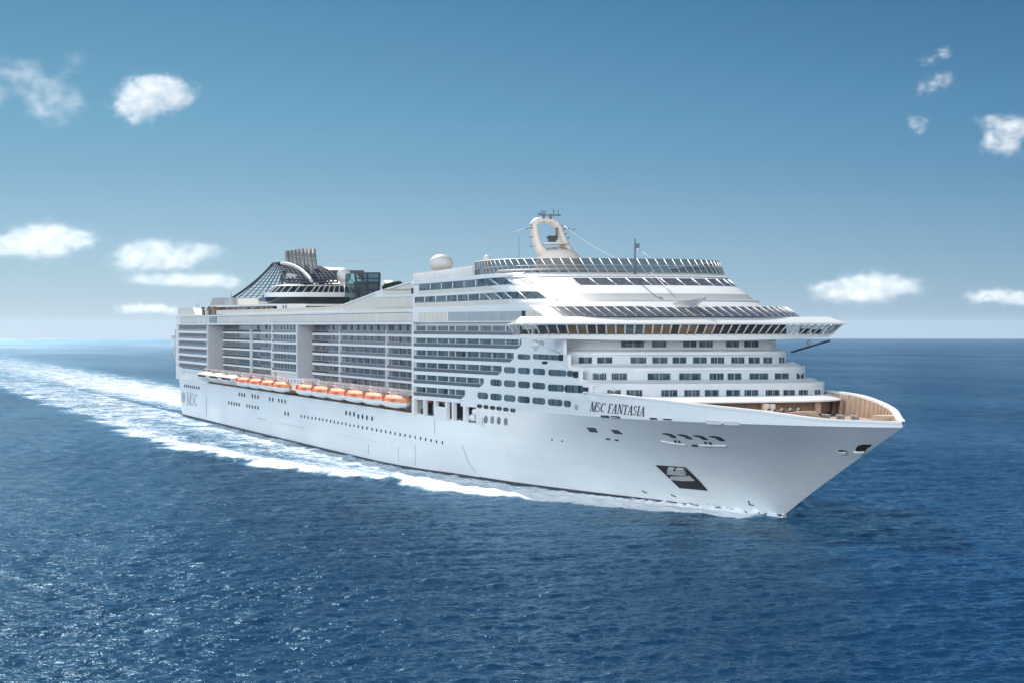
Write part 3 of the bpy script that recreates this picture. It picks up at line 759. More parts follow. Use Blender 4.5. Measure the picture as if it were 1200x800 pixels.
# name on the bow, company mark on the quarter
lettering('MSC FANTASIA', (691.5,481.2), (6.55,.60), (.3,-11.0), .26, 'ship_name', M['letter'], BUL, gap=.03)
lettering('MSC', (219.2,473.5), (4.9,.95), (.0,-14.5), 0, 'quarter_lettering', M['lettergrey'], HULL, gap=.02)
em = MB()
cx_, cy_ = 214.8, 465.0
for k in range(16):
    a = 2*pi*k/16; L = 1.0 if k % 2 == 0 else .62
    t = (cx_+3.1*L*sin(a), cy_-8.2*L*cos(a)); l = (cx_+.65*sin(a-.55), cy_-1.7*cos(a-.55)); r = (cx_+.65*sin(a+.55), cy_-1.7*cos(a+.55))
    patch(TH, [l, t, r, (cx_, cy_)], '', None, None, out=.04, depth=.02, mb=em)
for k in range(20):
    a = 2*pi*k/20; b = 2*pi*(k+1)/20
    patch(TH, [(cx_+q*2.4*sin(w), cy_-q*6.0*cos(w)) for q, w in ((1,a),(1,b),(.86,b),(.86,a))], '', None, None, out=.045, depth=.02, mb=em)
em.build('quarter_emblem', M['lettergrey'], HULL)

# ---- balcony tiers
def balcony(x0, x1, yf, depth, zf, zc, bays, rail='raillight', glaz='cabinaft', slab=.5, railh=.45, name='balcony_tier', last=False, xe=None, n=2, wallout=0.):
    """slab, partitions and ceiling edge of one tier as one mesh; smoked rail and cabin glass are its sub-parts"""
    xs = frange(x0, x1, n); mb = MB()
    y = (lambda x: -yf(x)) if callable(yf) else (lambda x: -yf)
    mb.loft([[(x,y(x),zf-slab/2),(x,y(x),zf+slab/2),(x,y(x)+depth+.4,zf+slab/2),(x,y(x)+depth+.4,zf-slab/2)] for x in xs], closed=True, caps=True)
    for b in bays:
        if x0 <= b <= x1: mb.box(b-.06, b+.06, y(b)+.2, y(b)+depth, zf+slab/2, zc-slab/2, 1)
    T = mb.build(name, [M['white'], M['white' if glaz == 'cabin' else 'grey']], SHIP)
    xr = frange(x0+.05, (xe if xe else x1)-.05, n)
    mb = MB(); zr0 = zf+slab/2; zr1 = zr0+railh
    mb.loft([[(x,y(x)+.06,zr0),(x,y(x)+.06,zr1),(x,y(x)+.14,zr1),(x,y(x)+.14,zr0)] for x in xr], closed=True, caps=True)
    mb.build('balcony_rail', M[rail], T)
    mb = MB()
    mb.loft([[(x,y(x)+.03,zr1),(x,y(x)+.03,zr1+.06),(x,y(x)+.2,zr1+.06),(x,y(x)+.2,zr1)] for x in xr], closed=True, caps=True)
    mb.build('hand_rail', M['palegrey'], T)
    mb = MB()
    mb.loft([[(x,y(x)+depth,zf+slab/2),(x,y(x)+depth,zc-slab/2),(x,y(x)+depth+.3,zc-slab/2),(x,y(x)+depth+.3,zf+slab/2)] for x in xs], closed=True, caps=True)
    mb.build('cabin_glazing', M[glaz], T)
    return T
def seq(a, b, s):
    r = []; 
    while a < b: r.append(a); a += s
    return r
baysF = [sidex(p) for p in (485.3,497.5,510.5,523.7,531.5,544.8,559.7,574.5,590.5,606)]
for k in range(6):
    xe = XE[k]
    balcony(222.3, xe+ (0 if k == 0 else 3.0), D, .34, LV[k+1], LV[k], [b for b in baysF if b < xe+2.5], 'rail' if k else 'raillight', 'cabin', .5, .45, xe=xe, n=16)
for k in range(6):
    zf, zc = LV[k+1], LV[k]
    balcony(3, 45, 18.95, .34, zf, zc, seq(4,45,2.1), 'raillight', 'cabinaft', .55, .3)
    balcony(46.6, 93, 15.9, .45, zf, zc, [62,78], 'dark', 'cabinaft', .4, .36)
    balcony(93.05, 117.3, 16.4, .4, zf, zc, seq(97,117,4.6), 'raillight', 'cabinaft', .36, .46)
    if k < 5: balcony(117.4, 140.6, 18.95, .34, zf, zc, seq(119,140,2.9), 'raillight', 'cabinaft', .38, .42)
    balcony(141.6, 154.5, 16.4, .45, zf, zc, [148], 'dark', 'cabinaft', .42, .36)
    balcony(154.55, 221.8, 16.4, .4, zf, zc, seq(157,221,4.6), 'raillight', 'cabinaft', .36, .46)
mb = MB()
mb.box(45,46.5,-19,-15,8.45,21.2); mb.box(45.4,46.6,-18.2,-15.4,10.8,21.0)
mb.build('recess_end_wall', M['lavgrey'], SHIP)
mb = MB(); mb.box(140.65,141.5,-18.98,-15.2,10.9,21.15); mb.build('recess_end_wall', M['lavgrey'], SHIP)
for x, y0, w in ((0.6,-19,2.4),(3.2,-19,.3),(44.4,-19,.6),(117.2,-19,.35),(140.2,-19,.45),(221.6,-19.05,.7)):
    mb = MB(); mb.box(x,x+w,y0,y0+2.4,10.7 if x<200 else 8.4,21.3); mb.build('side_pillar', M['white'], SHIP)
for px in (397.3,452.3,293):
    y = -16.45; x = aty(px,430,y)[0]; mb = MB(); mb.box(x-.22,x+.22,y,y+.5,10.7,21.1); mb.build('side_pillar', M['white'], SHIP)

# ---- inner body of the ship
mb = MB(); mb.box(1.2,222,-14.8,18.3,8.4,22.6); mb.box(1.2,45,-18.1,-15,8.4,21.2); mb.box(118,140.3,-18.1,-15,10.8,21.2)
mb.loft([[(x,-D(x)+.75,10.7),(x,D(x)-.05,10.7),(x,D(x)-.05,22.4),(x,-D(x)+.75,22.4)] for x in frange(222,268,12)], closed=True, caps=True)
mb.build('superstructure', M['white'], SHIP)
mb = MB(); mb.box(46.5,221.9,-16.2,-15.2,8.45,10.75)
PROM = mb.build('promenade_wall', M['palegrey'], SHIP)
for px in ((300.5,449.5),(304,450),(402,451.5),(408,452),(413,452.8),(426,454.3),(472.5,459.7),(478.4,460.3),(416,447.5),(344,447)):
    y = -16.2; x, z = aty(px[0],px[1],y); mb = MB(); mb.box(x-.55,x+.55,y-.06,y+.1,z-.32,z+.32); mb.build('promenade_window', M['dark'], PROM)
mb = MB(); mb.box(46.5,221.9,-18.9,-15.2,8.44,8.5); mb.build('promenade_deck', M['wood'], SHIP)
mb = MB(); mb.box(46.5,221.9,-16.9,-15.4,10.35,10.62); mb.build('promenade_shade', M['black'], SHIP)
# stern mooring bay and louvre house
mb = MB(); mb.box(0.2,8.5,-18.98,-16,8.4,11.3); mb.box(8.5,46.5,-19.0,-17.8,10.55,10.95); mb.box(30,36.5,-18.98,-17.8,8.4,10.6); mb.box(8.5,46,-16.6,-16.3,8.4,10.7)
STB = mb.build('stern_side', M['hull'], SHIP)
for x0,x1,z0,z1,m in ((9.5,14,8.6,10.3,'rope'),(15,17,8.5,9.9,'palegrey'),(18,23,8.6,10.4,'dark'),(24,29,8.6,10.3,'grey'),(37,42,8.5,10.2,'grey'),(11,12.5,9,10.5,'white')):
    mb = MB(); mb.box(x0,x1,-17.6,-16.7,z0,z1); mb.tube([(x0,-17.4,z1),(x1,-17.4,z1)],.2); mb.build('deck_gear', M[m], STB)
mb = MB(); x0 = aty(325,440,-19.3)[0]; x1 = aty(355.5,440,-19.3)[0]; mb.box(x0,x1,-19.3,-16.3,10.05,11.75)
LOU = mb.build('louvre_house', M['white'], SHIP)
for px in (327.2,331,334.8,338.3,341.8,345.5,349.5,353):
    x = aty(px,437,-19.3)[0]; mb = MB(); mb.box(x-.55,x+.55,-19.34,-19.1,10.85,11.4); mb.build('louvre', M['grey'], LOU)

# ---- cornice, beige side panels and the upper works abaft the forward block
mb = MB(); mb.box(.3,222,-19.1,-15,21.15,21.5); mb.box(.3,222,15,19.1,21.15,21.5); COR = mb.build('cornice', M['white'], SHIP)
mb = MB(); mb.box(.3,222,-18.9,-18.3,21.5,22.95); mb.box(.3,222,18.3,18.9,21.5,22.95); PAN = mb.build('panel_backing', M['white'], SHIP)
edges = [212,231.5,0,238,244, 0,254.5,271,0,272,313.5,0,315.5,339.5,0,341,370.5,0,372,440.5,0,442.5,483.3]
prs = [(212,231.5),(233.5,238),(240,243.6),(254.5,271),(272,313.5),(315.5,339.5),(341,370.5),(372,440.5),(442.5,483.3)]
for a, b in prs:
    xa = aty(a,374,-18.95)[0]; xb = aty(b,374,-18.95)[0]; mb = MB(); mb.box(xa,xb,-18.97,-18.6,21.62,22.82)
    mb.build('side_panel', M['beiger'], SHIP)
    mb = MB()
    for q in ((xa,xb,22.82,22.9),(xa,xb,21.55,21.62)): mb.box(q[0],q[1],-18.96,-18.7,q[2],q[3])
    mb.box(xa-.16,xa,-18.96,-18.7,21.55,22.9); mb.build('panel_joint', M['grey'], SHIP)
xa = aty(245,374,-18.95)[0]; xb = aty(253.8,374,-18.95)[0]; mb = MB(); mb.box(xa,xb,-18.98,-18.6,21.55,22.95); mb.build('dark_recess', M['cabinaft'], SHIP)
mb = MB(); mb.box(.3,222,-19.15,-17.5,22.95,23.25); mb.box(.3,222,17.5,19.15,22.95,23.25); mb.build('upper_ledge', M['white'], SHIP)
mb = MB(); mb.box(.3,222,-17.6,17.6,22.6,22.9); mb.build('pool_deck', M['wood'], SHIP)
def sidepoly(pts, y, th, name, m, par=None):
    a = []; b = []
    for p in pts:
        x, z = aty(p[0],p[1],y); a.append((x,y,z)); b.append((x,y+th,z))
    mb = MB(); mb.prism(a, b); return mb.build(name, M[m], par or SHIP)
# ship-side bulwark of the pool deck, rising forward
sidepoly([(253.5,368.7),(253.5,363.6),(340,361.5),(399,358.6),(446,341),(484.5,329.5),(484.5,363.5),(400,366.2),(330,367.7)], -18.75, .35, 'pool_bulwark', 'beiger')
sidepoly([(399,359.3),(399,357.6),(446,340),(484.8,328.6),(484.8,330.4),(446,341.8)], -18.95, .5, 'bulwark_cap', 'white')
sidepoly([(440,341.5),(484,338.8),(484,347.6),(440,349)], -18.9, .2, 'slit_band', 'white')
sidepoly([(440.5,349.8),(483.5,349),(483.5,359.8),(440.5,360.3)], -18.95, .2, 'side_panel', 'beiger')
sidepoly([(447,339),(483.5,337.5),(483.5,344.4),(449,345.6)], -19.0, .15, 'deck_store', 'beige')
sidepoly([(481.8,337.8),(484,337.8),(484,344.4),(481.8,344.4)], -19.05, .15, 'dark_recess', 'dark')
for i in range(14):
    a = 449+i*2.35; sidepoly([(a,338.9),(a+1.1,338.8),(a+1.3,340.6),(a+.1,340.8)], -19.03, .1, 'store_slot', 'brown')
# stern upper deck
sidepoly([(208.6,369.5),(208.6,362.6),(212.5,361.0),(226,361.0),(229.5,369.5)], -18.8, 4, 'stern_house', 'beige')
mb = MB()
for px in (213.5,219,224.5,230.5,233):
    x = aty(px,362,-18.5)[0]; mb.tube([(x,-18.5,23.2),(x,-18.5,25.2 if px<226 else 26)],.07,5)
mb.build('stern_pole', M['grey'], SHIP)
for px, z0, z1, w, m in ((232,23.3,24.6,1.2,'grey'),(239.5,23.3,24.9,1.6,'rope'),(243,23.3,24.6,1.4,'palegrey'),(247,23.3,25.0,1.2,'rope'),(251,23.3,24.9,2.2,'brown')):
    x = aty(px,366,-17.5)[0]; mb = MB(); mb.box(x-w,x+w,-17.8,-16,z0,z1); mb.tube([(x-w,-17.8,z1),(x+w,-17.8,z1)],.25); mb.build('deck_gear', M[m], SHIP)
sidepoly([(242,360.6),(242,358.3),(316,356.3),(316,358.6)], -17.2, 20, 'canopy', 'white')
sidepoly([(255,363.9),(255,360.2),(318,358.6),(318,362.2)], -15.5, .3, 'canopy_wall', 'palegrey')
mb = MB()
for i in range(24):
    px = 257+i*2.55; x, z = aty(px,361.8,-15.9); h = random.uniform(.3,.8); mb.box(x-.5,x+.5,-15.9,-15.5,z-.5,z-.5+h)
mb.build('deck_chairs', M['brown'], SHIP)
sidepoly([(246,357.6),(249,349.6),(257,349.0),(272,349.0),(273,357.2)], -13, 24, 'stern_canopy', 'grey')
sidepoly([(272.9,357.2),(272.9,350),(302,349.4),(302,357)], -12, 22, 'funnel_house', 'beige')
sidepoly([(324.5,362.6),(324.5,357.2),(340,356.2),(340,362.2)], -17.0, 3, 'deck_house', 'white')
for a in (331.2,334.4): sidepoly([(a,358),(a+1.1,358),(a+1.1,361.4),(a,361.5)], -17.06, .1, 'dark_recess', 'dark')
sidepoly([(301.5,351.6),(305,349.5),(312,347.7),(319,347.3),(319,350),(312,353.2),(305,353.6)], -14.5, 2.4, 'water_slide', 'blueslide')
sidepoly([(315.5,350.5),(319,350.5),(320,358),(316,358)], -14.8, 1.6, 'slide_support', 'beige')

# ================================================================== forward block: decks above the balconies
SIL = [(27.85,847.5),(27.1,853),(25.6,870),(24.4,884),(23.2,896)]      # height / photo column of the far side's outline
XF = mono(sorted((z, solve_xf(t, z, n=2.6, L=18)) for z, t in SIL))
def shr(z, x): return z + .45*min(max((x-222)/36,0),1)*min(max((z-22.9)/3.5,0),1)
def oring(z, off=0.):
    ol = outline(XF(z+.4*(z>24)), n=2.6, L=18, off=off, ns=24, nf=44)
    return [(x, y, shr(z,x)) for x, y in ol]
rings = [oring(z) for z in frange(21.45, 27.4, 52)]
mb = MB(); mb.loft(rings, smooth=False)
OBS = mb.build('observation_front', M['white'], SHIP)
r = oring(27.35); nh = len(r)//2
mb = MB(); mb.loft([[r[i], r[-1-i]] for i in range(nh)]); mb.build('sun_deck', M['wood'], OBS)
def upband(name, m, px0, px1, z0, z1, off=.06, depth=.25, gap=None, par=None, slant=0., portmax=False):
    """a strip of glass or panel let into the forward block between two photo columns (near side and front)"""
    lo, hi, lo2, hi2 = oring(z0,off), oring(z1,off), oring(z0,-depth), oring(z1,-depth)
    cols = [proj(*p)[0] for p in hi]; k = max(range(len(cols)), key=lambda i: cols[i])
    if portmax: k = len(cols)-1
    def at(ri, px):
        for i in range(k):
            if cols[i] <= px <= cols[i+1]:
                t = (px-cols[i])/(cols[i+1]-cols[i]); return i+t
        return float(k) if px > cols[k] else 0.
    def pt(rg, u):
        i = min(int(u), len(rg)-2); t = u-i; a, b = rg[i], rg[i+1]
        return tuple(a[j]+(b[j]-a[j])*t for j in range(3))
    u0, u1 = at(0,px0), at(0,px1)
    us = [u0] + [float(i) for i in range(int(u0)+1, int(math.ceil(u1)))] + [u1]
    mb = MB()
    nz = 6; lv = [(oring(z0+(z1-z0)*q/nz,off)) for q in range(nz+1)]
    mb.loft([[pt(g,u) for g in lv]+[pt(hi2,u),pt(lo2,u)] for j, u in enumerate(us)], closed=True, caps=True)
    o = mb.build(name, m, par or OBS)
    return o, us, (lambda u: (pt(lo,u), pt(hi,u)))
def mullions(f, us, spacing, name, m, par, r=.07, lean=0.):
    # posts at even steps along a band
    P = [f(u) for u in us]; acc = [0.]
    for a, b in zip(P, P[1:]): acc.append(acc[-1]+(Vector(a[0])-Vector(b[0])).length)
    n = max(1, int(acc[-1]/spacing)); mb = MB()
    for i in range(n+1):
        s = acc[-1]*i/n; j = min(bisect.bisect_right(acc, s)-1, len(us)-2); t = (s-acc[j])/max(acc[j+1]-acc[j],1e-6)
        u = us[j]+(us[j+1]-us[j])*t; a, b = f(u)
        if a[0] < 252 and a[1] < 0: b = (a[0], a[1], b[2])
        mb.tube([a,b], r, 4)
    return mb.build(name, m, par)
# side and front bands, bottom to top
b_, us, f_ = upband('panel_band', M['beiger'], 490, 523, 21.62, 22.85)
b_, us, f_ = upband('lounge_window', M['greystrip'], 525.5, 611, 21.62, 22.85); mullions(f_, us, 3.6, 'mullion', M['grey'], b_, .04)
upband('dark_recess', M['dark'], 611.5, 615.5, 21.62, 22.85, off=.08)
b_, us, f_ = upband('panel_band', M['beige'], 616, 655, 21.62, 22.9); mullions(f_, us, 1.9, 'mullion', M['grey'], b_, .05)
upband('panel_band', M['beige'], 486, 590, 23.66, 24.14, off=.05)
b_, us, f_ = upband('lounge_window', M['cabin'], 485.5, 631, 24.22, 25.04); mullions(f_, us, 3.9, 'mullion', M['white'], b_, .09)
b_, us, f_ = upband('grey_band', M['greystrip'], 643, 2000, 23.85, 24.75, portmax=True)
upband('panel_band', M['beige'], 490, 575, 25.42, 25.84, off=.05)
b_, us, f_ = upband('lounge_window', M['cabin'], 490, 592, 25.9, 26.78); mullions(f_, us, 3.9, 'mullion', M['white'], b_, .09)
b_, us, f_ = upband('lounge_window', M['palegrey'], 592.3, 606, 25.9, 26.75)
upband('dark_recess', M['dark'], 606.3, 616, 26.0, 26.6, off=.09)
b_, us, f_ = upband('lounge_window', M['palegrey'], 617, 668, 25.75, 26.6); mullions(f_, us, 5.5, 'mullion', M['white'], b_, .1)
b_, us, f_ = upband('observation_window', M['blueglass'], 668.5, 2000, 25.72, 26.6, portmax=True); mullions(f_, us, 2.3, 'mullion', M['white'], b_, .055)
# white eaves on top
mb = MB(); e0, e1 = oring(26.85,.25), oring(27.4,.1); e2 = oring(27.4,-.6); mb.loft([e0,e1,e2]); mb.build('roof_eave', M['white'], OBS)
# glass screen round the sun deck: lower upright fins aft, taller raked screen forward
def scr(z, lean): 
    ol = outline(XF(27.4)-lean, n=2.6, L=18, ns=24, nf=44, off=-.1); return [(x,y,shr(27.35,x)+z) for x,y in ol]
s0 = scr(0,0); s1 = scr(1.85,3.2)
s1 = [tuple(Vector((a[0],a[1],a[2]+1.85)).lerp(Vector(c), min(max((a[0]-246)/14,0),1))) for a, c in zip(s0, s1)]
cols = [proj(*p)[0] for p in s0]
i0 = min(i for i,c in enumerate(cols) if c > 556)
mb = MB(); mb.loft([s0[i0:len(s0)-6], s1[i0:len(s0)-6]])
SCRN = mb.build('glass_screen', M['screen'], OBS)
mb = MB(); seg = [0.]; 
for a, b in zip(s0[i0:len(s0)-6], s0[i0+1:len(s0)-6]): seg.append(seg[-1]+(Vector(a)-Vector(b)).length)
npost = int(seg[-1]/1.25)
def along(rg, s):
    j = min(bisect.bisect_right(seg, s)-1, len(seg)-2); t = (s-seg[j])/(seg[j+1]-seg[j]); a, b = rg[i0+j], rg[i0+j+1]
    return Vector(a).lerp(Vector(b), t)
for i in range(npost+1):
    s = seg[-1]*i/npost*.9999; mb = MB(); mb.tube([along(s0,s), along(s1,s)], .06, 4); mb.build('screen_post', M['palegrey'], SCRN)
mb = MB(); mb.tube(s1[i0:len(s0)-6], .07, 4); mb.tube([Vector(a).lerp(Vector(b),.5) for a,b in zip(s0[i0:len(s0)-6],s1[i0:len(s0)-6])], .05, 4); mb.build('screen_rail', M['grey'], SCRN)
x = 223.
while x < 246.5:
    FIN = MB()
    h = 1.05 if x < 246 else 1.75
    h += .35*min(max((x-222)/24,0),1); z0 = shr(27.35,x)
    for sg in (-1,): FIN.box(x-.2,x+.2,sg*(D(x)-.05)-.25,sg*(D(x)-.05)+.25,z0,z0+h)
    FIN.build('windbreak_fin', M['white'], OBS); x += 1.12
mb = MB(); mb.loft([[(x,-D(x)+.5,shr(27.35,x)),(x,-D(x)+.5,shr(27.35,x)+1.0)] for x in frange(223,246.5,10)]); mb.build('windbreak_panel', M['palegrey'], OBS)
# dark windbreak leaning back above the bridge roof
kw = dict(n=2.6, L=12, hs=1.14, ns=10, nf=40, x0=262)
xb_ = solve_xf(938, 22.1, **kw)
w0 = [(x,y,22.08) for x,y in outline(xb_, **kw)]; w1 = [(x,y,23.3) for x,y in outline(xb_-4.6, **dict(kw, x0=260))]
cols = [proj(*p)[0] for p in w0]; i0 = min(i for i,c in enumerate(cols) if c > 634); i1 = len(w0)-10
mb = MB(); mb.loft([w0[i0:i1], w1[i0:i1]]); ob = mb.build('bridge_windbreak', M['blueglass'], SHIP)
mb = MB(); seg = [0.]
for a, b in zip(w0[i0:i1], w0[i0+1:i1]): seg.append(seg[-1]+(Vector(a)-Vector(b)).length)
npost = 36
for i in range(npost+1):
    s = seg[-1]*i/npost*.9999; j = min(bisect.bisect_right(seg,s)-1,len(seg)-2); t = (s-seg[j])/(seg[j+1]-seg[j])
    mb.tube([Vector(w0[i0+j]).lerp(Vector(w0[i0+j+1]),t)+Vector((.05,0,.05)), Vector(w1[i0+j]).lerp(Vector(w1[i0+j+1]),t)+Vector((.05,0,.05))], .035, 4)
mb.build('windbreak_post', M['white'], ob)
mb = MB(); mb.tube([(278,y,22.1) for y in ()] or [w1[i0],w1[i0+1]], .1, 4); mb.tube(w1[i0:i1], .07, 4); mb.build('windbreak_rail', M['palegrey'], ob)
# little raked spout and shaft on the front
TO = bvh_of(OBS)
h = hit(TO, 808, 358); p = h[0]
mb = MB(); q = p+Vector((2.4,1.0,.75))
mb.prism([p+Vector((-.6,-2.2,.3)),p+Vector((-.6,1.0,.3)),p+Vector((.5,0,-.5))],[q+Vector((-.2,-.3,.1)),q+Vector((-.2,.3,.1)),q+Vector((.1,0,-.15))]); mb.tube([q,q+Vector((0,0,.5))],.12,5)
mb.build('spout', M['palegrey'], OBS)
A = [hit(TO, px, py) for px, py in ((762,321),(772,331),(780,339),(790,349))]
mb = MB(); mb.tube([a[0]+Vector((.25,0,.2)) for a in A if a], .05, 5); mb.build('front_cable', M['grey'], OBS)

# ---- the bridge with its wings
def bplan(inset=0., back=False, n=40):
    pts = []
    for i in range(n+1):
        y = -21.5+43*i/n; yy = y*(1-inset/21.5*.8)
        pts.append((279.2+5.2*(1-(abs(y)/21.5)**2.0)-inset, yy))
    return pts
BR_BACK = 273.5
def bslab(mb, ins, z0, z1, back):
    P = bplan(ins); n = len(P)
    zz = lambda y: z0 + (.42*(y/21.5)**2 if z0 < 19.5 else 0)
    a = [(x,y,zz(y)) for x,y in P]+[(back,P[-1][1],zz(P[-1][1])),(back,P[0][1],zz(P[0][1]))]
    b = [(x,y,z1) for x,y in P]+[(back,P[-1][1],z1),(back,P[0][1],z1)]
    mb.prism(a, b)
mb = MB(); bslab(mb, 1.35, 19.2, 19.95, 275.8); mb.box(268,275.7,-14,14,21.15,22.0); 
BRI = mb.build('bridge', M['white'], SHIP)
mb = MB(); yc = lambda P: [(x, max(min(y,21.65),-21.65)) for x, y in P]
P0_ = yc(bplan(-.75)); P1_ = yc(bplan(-.55)); P2_ = bplan(1.5)
mb.loft([[(x,y,21.12) for x,y in P0_],[(x,y,21.32) for x,y in P1_],[(x,y,22.06) for x,y in P2_],[(277.0,y*.99,22.08) for x,y in P2_],[(277.0,y*1.0,21.12) for x,y in P0_],[(x,y,21.12) for x,y in P0_]]); mb.build('bridge_roof', M['white'], BRI)
mb = MB(); mb.box(268,279.2,-13.8,13.8,19.95,21.1); mb.build('wheelhouse_interior', M['brownd'], BRI)
Pb = bplan(1.3); Pt = bplan(.1)
NW = 38
def bpt(P, u):
    u = min(max(u,0),.99999)*(len(P)-1); i = int(u); t = u-i
    return (P[i][0]+(P[i+1][0]-P[i][0])*t, P[i][1]+(P[i+1][1]-P[i][1])*t)
kinds = ['clear']*3 + ['bridged']*3 + ['brown','brown','brownd','brownd','brown','brown','cabinfront','cabinfront','brown','brown','brown','brownd','brown','brown','brownd','brown','bridged'] + ['bridged']*6
kinds = ['clear','clear','bridged','bridged','bridged','brown','brown','brownd','brownd','brown','brown','cabin','cabin','brown','brown','brown','brownd','brown','brown','brownd','brown','brownd','bridged','bridged','bridged','bridged','bridged','bridged','bridged','bridged','clear','clear','clear','clear','clear','clear','clear','clear']
for i in range(NW+1):
    mbm = MB()
    u = i/NW; a = bpt(Pb,u); b = bpt(Pt,u)
    mbm.tube([(a[0]+.05,a[1],19.9),(b[0]+.05,b[1],21.15)], .11, 4)
    mbm.build('bridge_mullion', M['white'], BRI)
for i in range(NW):
    u0 = (i+.1)/NW; u1 = (i+.9)/NW
    a0,a1,b0,b1 = bpt(Pb,u0),bpt(Pb,u1),bpt(Pt,u0),bpt(Pt,u1)
    q = [(a0[0],a0[1],20.02),(a1[0],a1[1],20.02),(b1[0],b1[1],21.06),(b0[0],b0[1],21.06)]
    mb = MB(); mb.prism(q, [(x-.1,y,z) for x,y,z in q]); mb.build('bridge_window', M[kinds[i]], BRI)
# wing ends and after side of the wings
for sg in (-1, 1):
    mb = MB()
    a, b = Pb[0 if sg<0 else -1], Pt[0 if sg<0 else -1]
    ya, yb = a[1], b[1]
    for t in (0,.33,.66,1.):
        mb.tube([(275.9+(a[0]-275.9)*t,ya,19.9),(276.3+(b[0]-276.3)*t,yb,21.15)], .09, 4)
    for y in frange(15.6,20.6,5): mb.tube([(275.9,sg*y,19.9),(276.6,sg*y*1.02,21.15)], .09, 4)
    mb.build('wing_frame', M['white'], BRI)
    mb = MB(); q = [(275.9,ya,20.0),(a[0],ya,20.0),(b[0],yb,21.1),(276.4,yb,21.1)]; mb.prism(q,[(x,y-sg*.06,z) for x,y,z in q]); mb.build('wing_glass', M['clear'], BRI)
    for y, z in ((17.5,20.6),(19.2,20.5)): mb = MB(); mb.box(276,277,sg*y-.5,sg*y+.5,19.95,z); mb.build('wing_console', M['dark'], BRI)
    mb = MB(); mb.tube([(277.5,sg*15.2,17.7),(279.5,sg*19.6,19.15)],.14 if sg > 0 else .07,6); mb.build('wing_strut', M['letter' if sg > 0 else 'white'], BRI)
    mb = MB(); mb.lathe((277.6,sg*17.6,18.9),[(.05,-.3),(.3,-.2),(.35,0),(.3,.2),(.05,.3)],10); mb.build('floodlight', M['palegrey'], BRI)
mb = MB(); x, z = aty(627.5,401,-18.2); mb.lathe((x,-18.2,z-.45),[(.1,-.6),(.2,-.3),(.5,-.1),(.62,.2),(.5,.5),(.2,.72),(.02,.76)],14); mb.build('wing_radome', M['white'], BRI)

# ---- terraces stepping down to the bow
TZ = []
tw = {1:909, 2:921, 3:943.5, 4:966}
tpt = {1:909, 2:931.5, 3:952, 4:973.5}; tpb = {1:921, 2:943, 3:964.5, 4:985}
front = []
for k in range(1, 5):
    zf, zc = LV[k+1], LV[k]
    # window wall
    xw = solve_xf(tw[k], zf+1.1, n=3.0, L=11, off=-.35)
    ol = outline(xw, n=3.0, L=11, off=-.35, x0=XC[k+0]-9 if k > 1 else 262, ns=5, nf=40)
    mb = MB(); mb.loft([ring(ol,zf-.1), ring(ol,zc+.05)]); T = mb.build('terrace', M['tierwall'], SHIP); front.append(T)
    # parapet raked back, carried round to the side plating
    x1 = solve_xf(tpt[k], zf+.92, n=3.0, L=11); x2 = solve_xf(tpb[k], zf-.2, n=3.0, L=13)
    x0_ = max(XE[k]+1.0, 264)
    oa = outline(x1, n=3.0, L=11, x0=x0_, ns=6, nf=40, off=.04); obt = outline(x2, n=3.0, L=13, x0=x0_, ns=6, nf=40, off=.04)
    oc = outline(x1-.25, n=3.0, L=11, x0=x0_, ns=6, nf=40, off=-.2)
    mb = MB(); mb.loft([ring(obt,zf-.28), ring(obt,zf-.12), ring(oa,zf+.38), ring(oc,zf+.38), ring(oc,zf+.2)]); mb.build('terrace_parapet', M['white'], T)
    mb = MB(); n2 = len(oa)//2; mb.loft([[(oa[i][0],oa[i][1],zf+.2),(oa[-1-i][0],oa[-1-i][1],zf+.2)] for i in range(n2)]); mb.build('terrace_deck', M['palegrey'], T)
    TZ.append((zf,zc,ol,x2))
rows = {1: [(728,754.6),(764,780.6),(800.4,816),(819.4,835),(851,865.6),(872,888.5)],
        2: [(678.6,693.6),(700,717.4),(739,757),(764.6,782),(788,804),(812,828),(833,848.4),(857,872),(877.2,890),(894.5,904.6),(913,919)],
        3: [(695,710.4),(717,734.6),(759,785.6),(796,821),(831.5,847.8),(852.6,868.6),(878.4,900),(908,923.8),(933.5,941.5)],
        4: [(712,727.6),(734.4,752.4),(775,793.6),(802,819.8),(826,842),(851,867),(872.4,888.4),(897.2,913),(918,931.2),(936,946.2),(955,961)]}
rowy = {1:(399.8,406.8),2:(418.2,425.4),3:(436.9,444.6),4:(456.4,464)}
for k in rows:
    tb = bvh_of(front[k-1]); mbp = MB()
    for a, b in rows[k]:
        pts = [(a,rowy[k][0]),((a+b)/2,rowy[k][0]),(b,rowy[k][0]),(b,rowy[k][1]),((a+b)/2,rowy[k][1]),(a,rowy[k][1])]
        w = patch(tb, pts, 'terrace_window', M['cabinfront'], front[k-1], out=.05)
        if w is None: continue
        c = patch(tb, [((a+b)/2-.35,rowy[k][0]),((a+b)/2+.35,rowy[k][0]),((a+b)/2+.35,rowy[k][1]),((a+b)/2-.35,rowy[k][1])], 'window_mullion', M['grey'], w, out=.08)
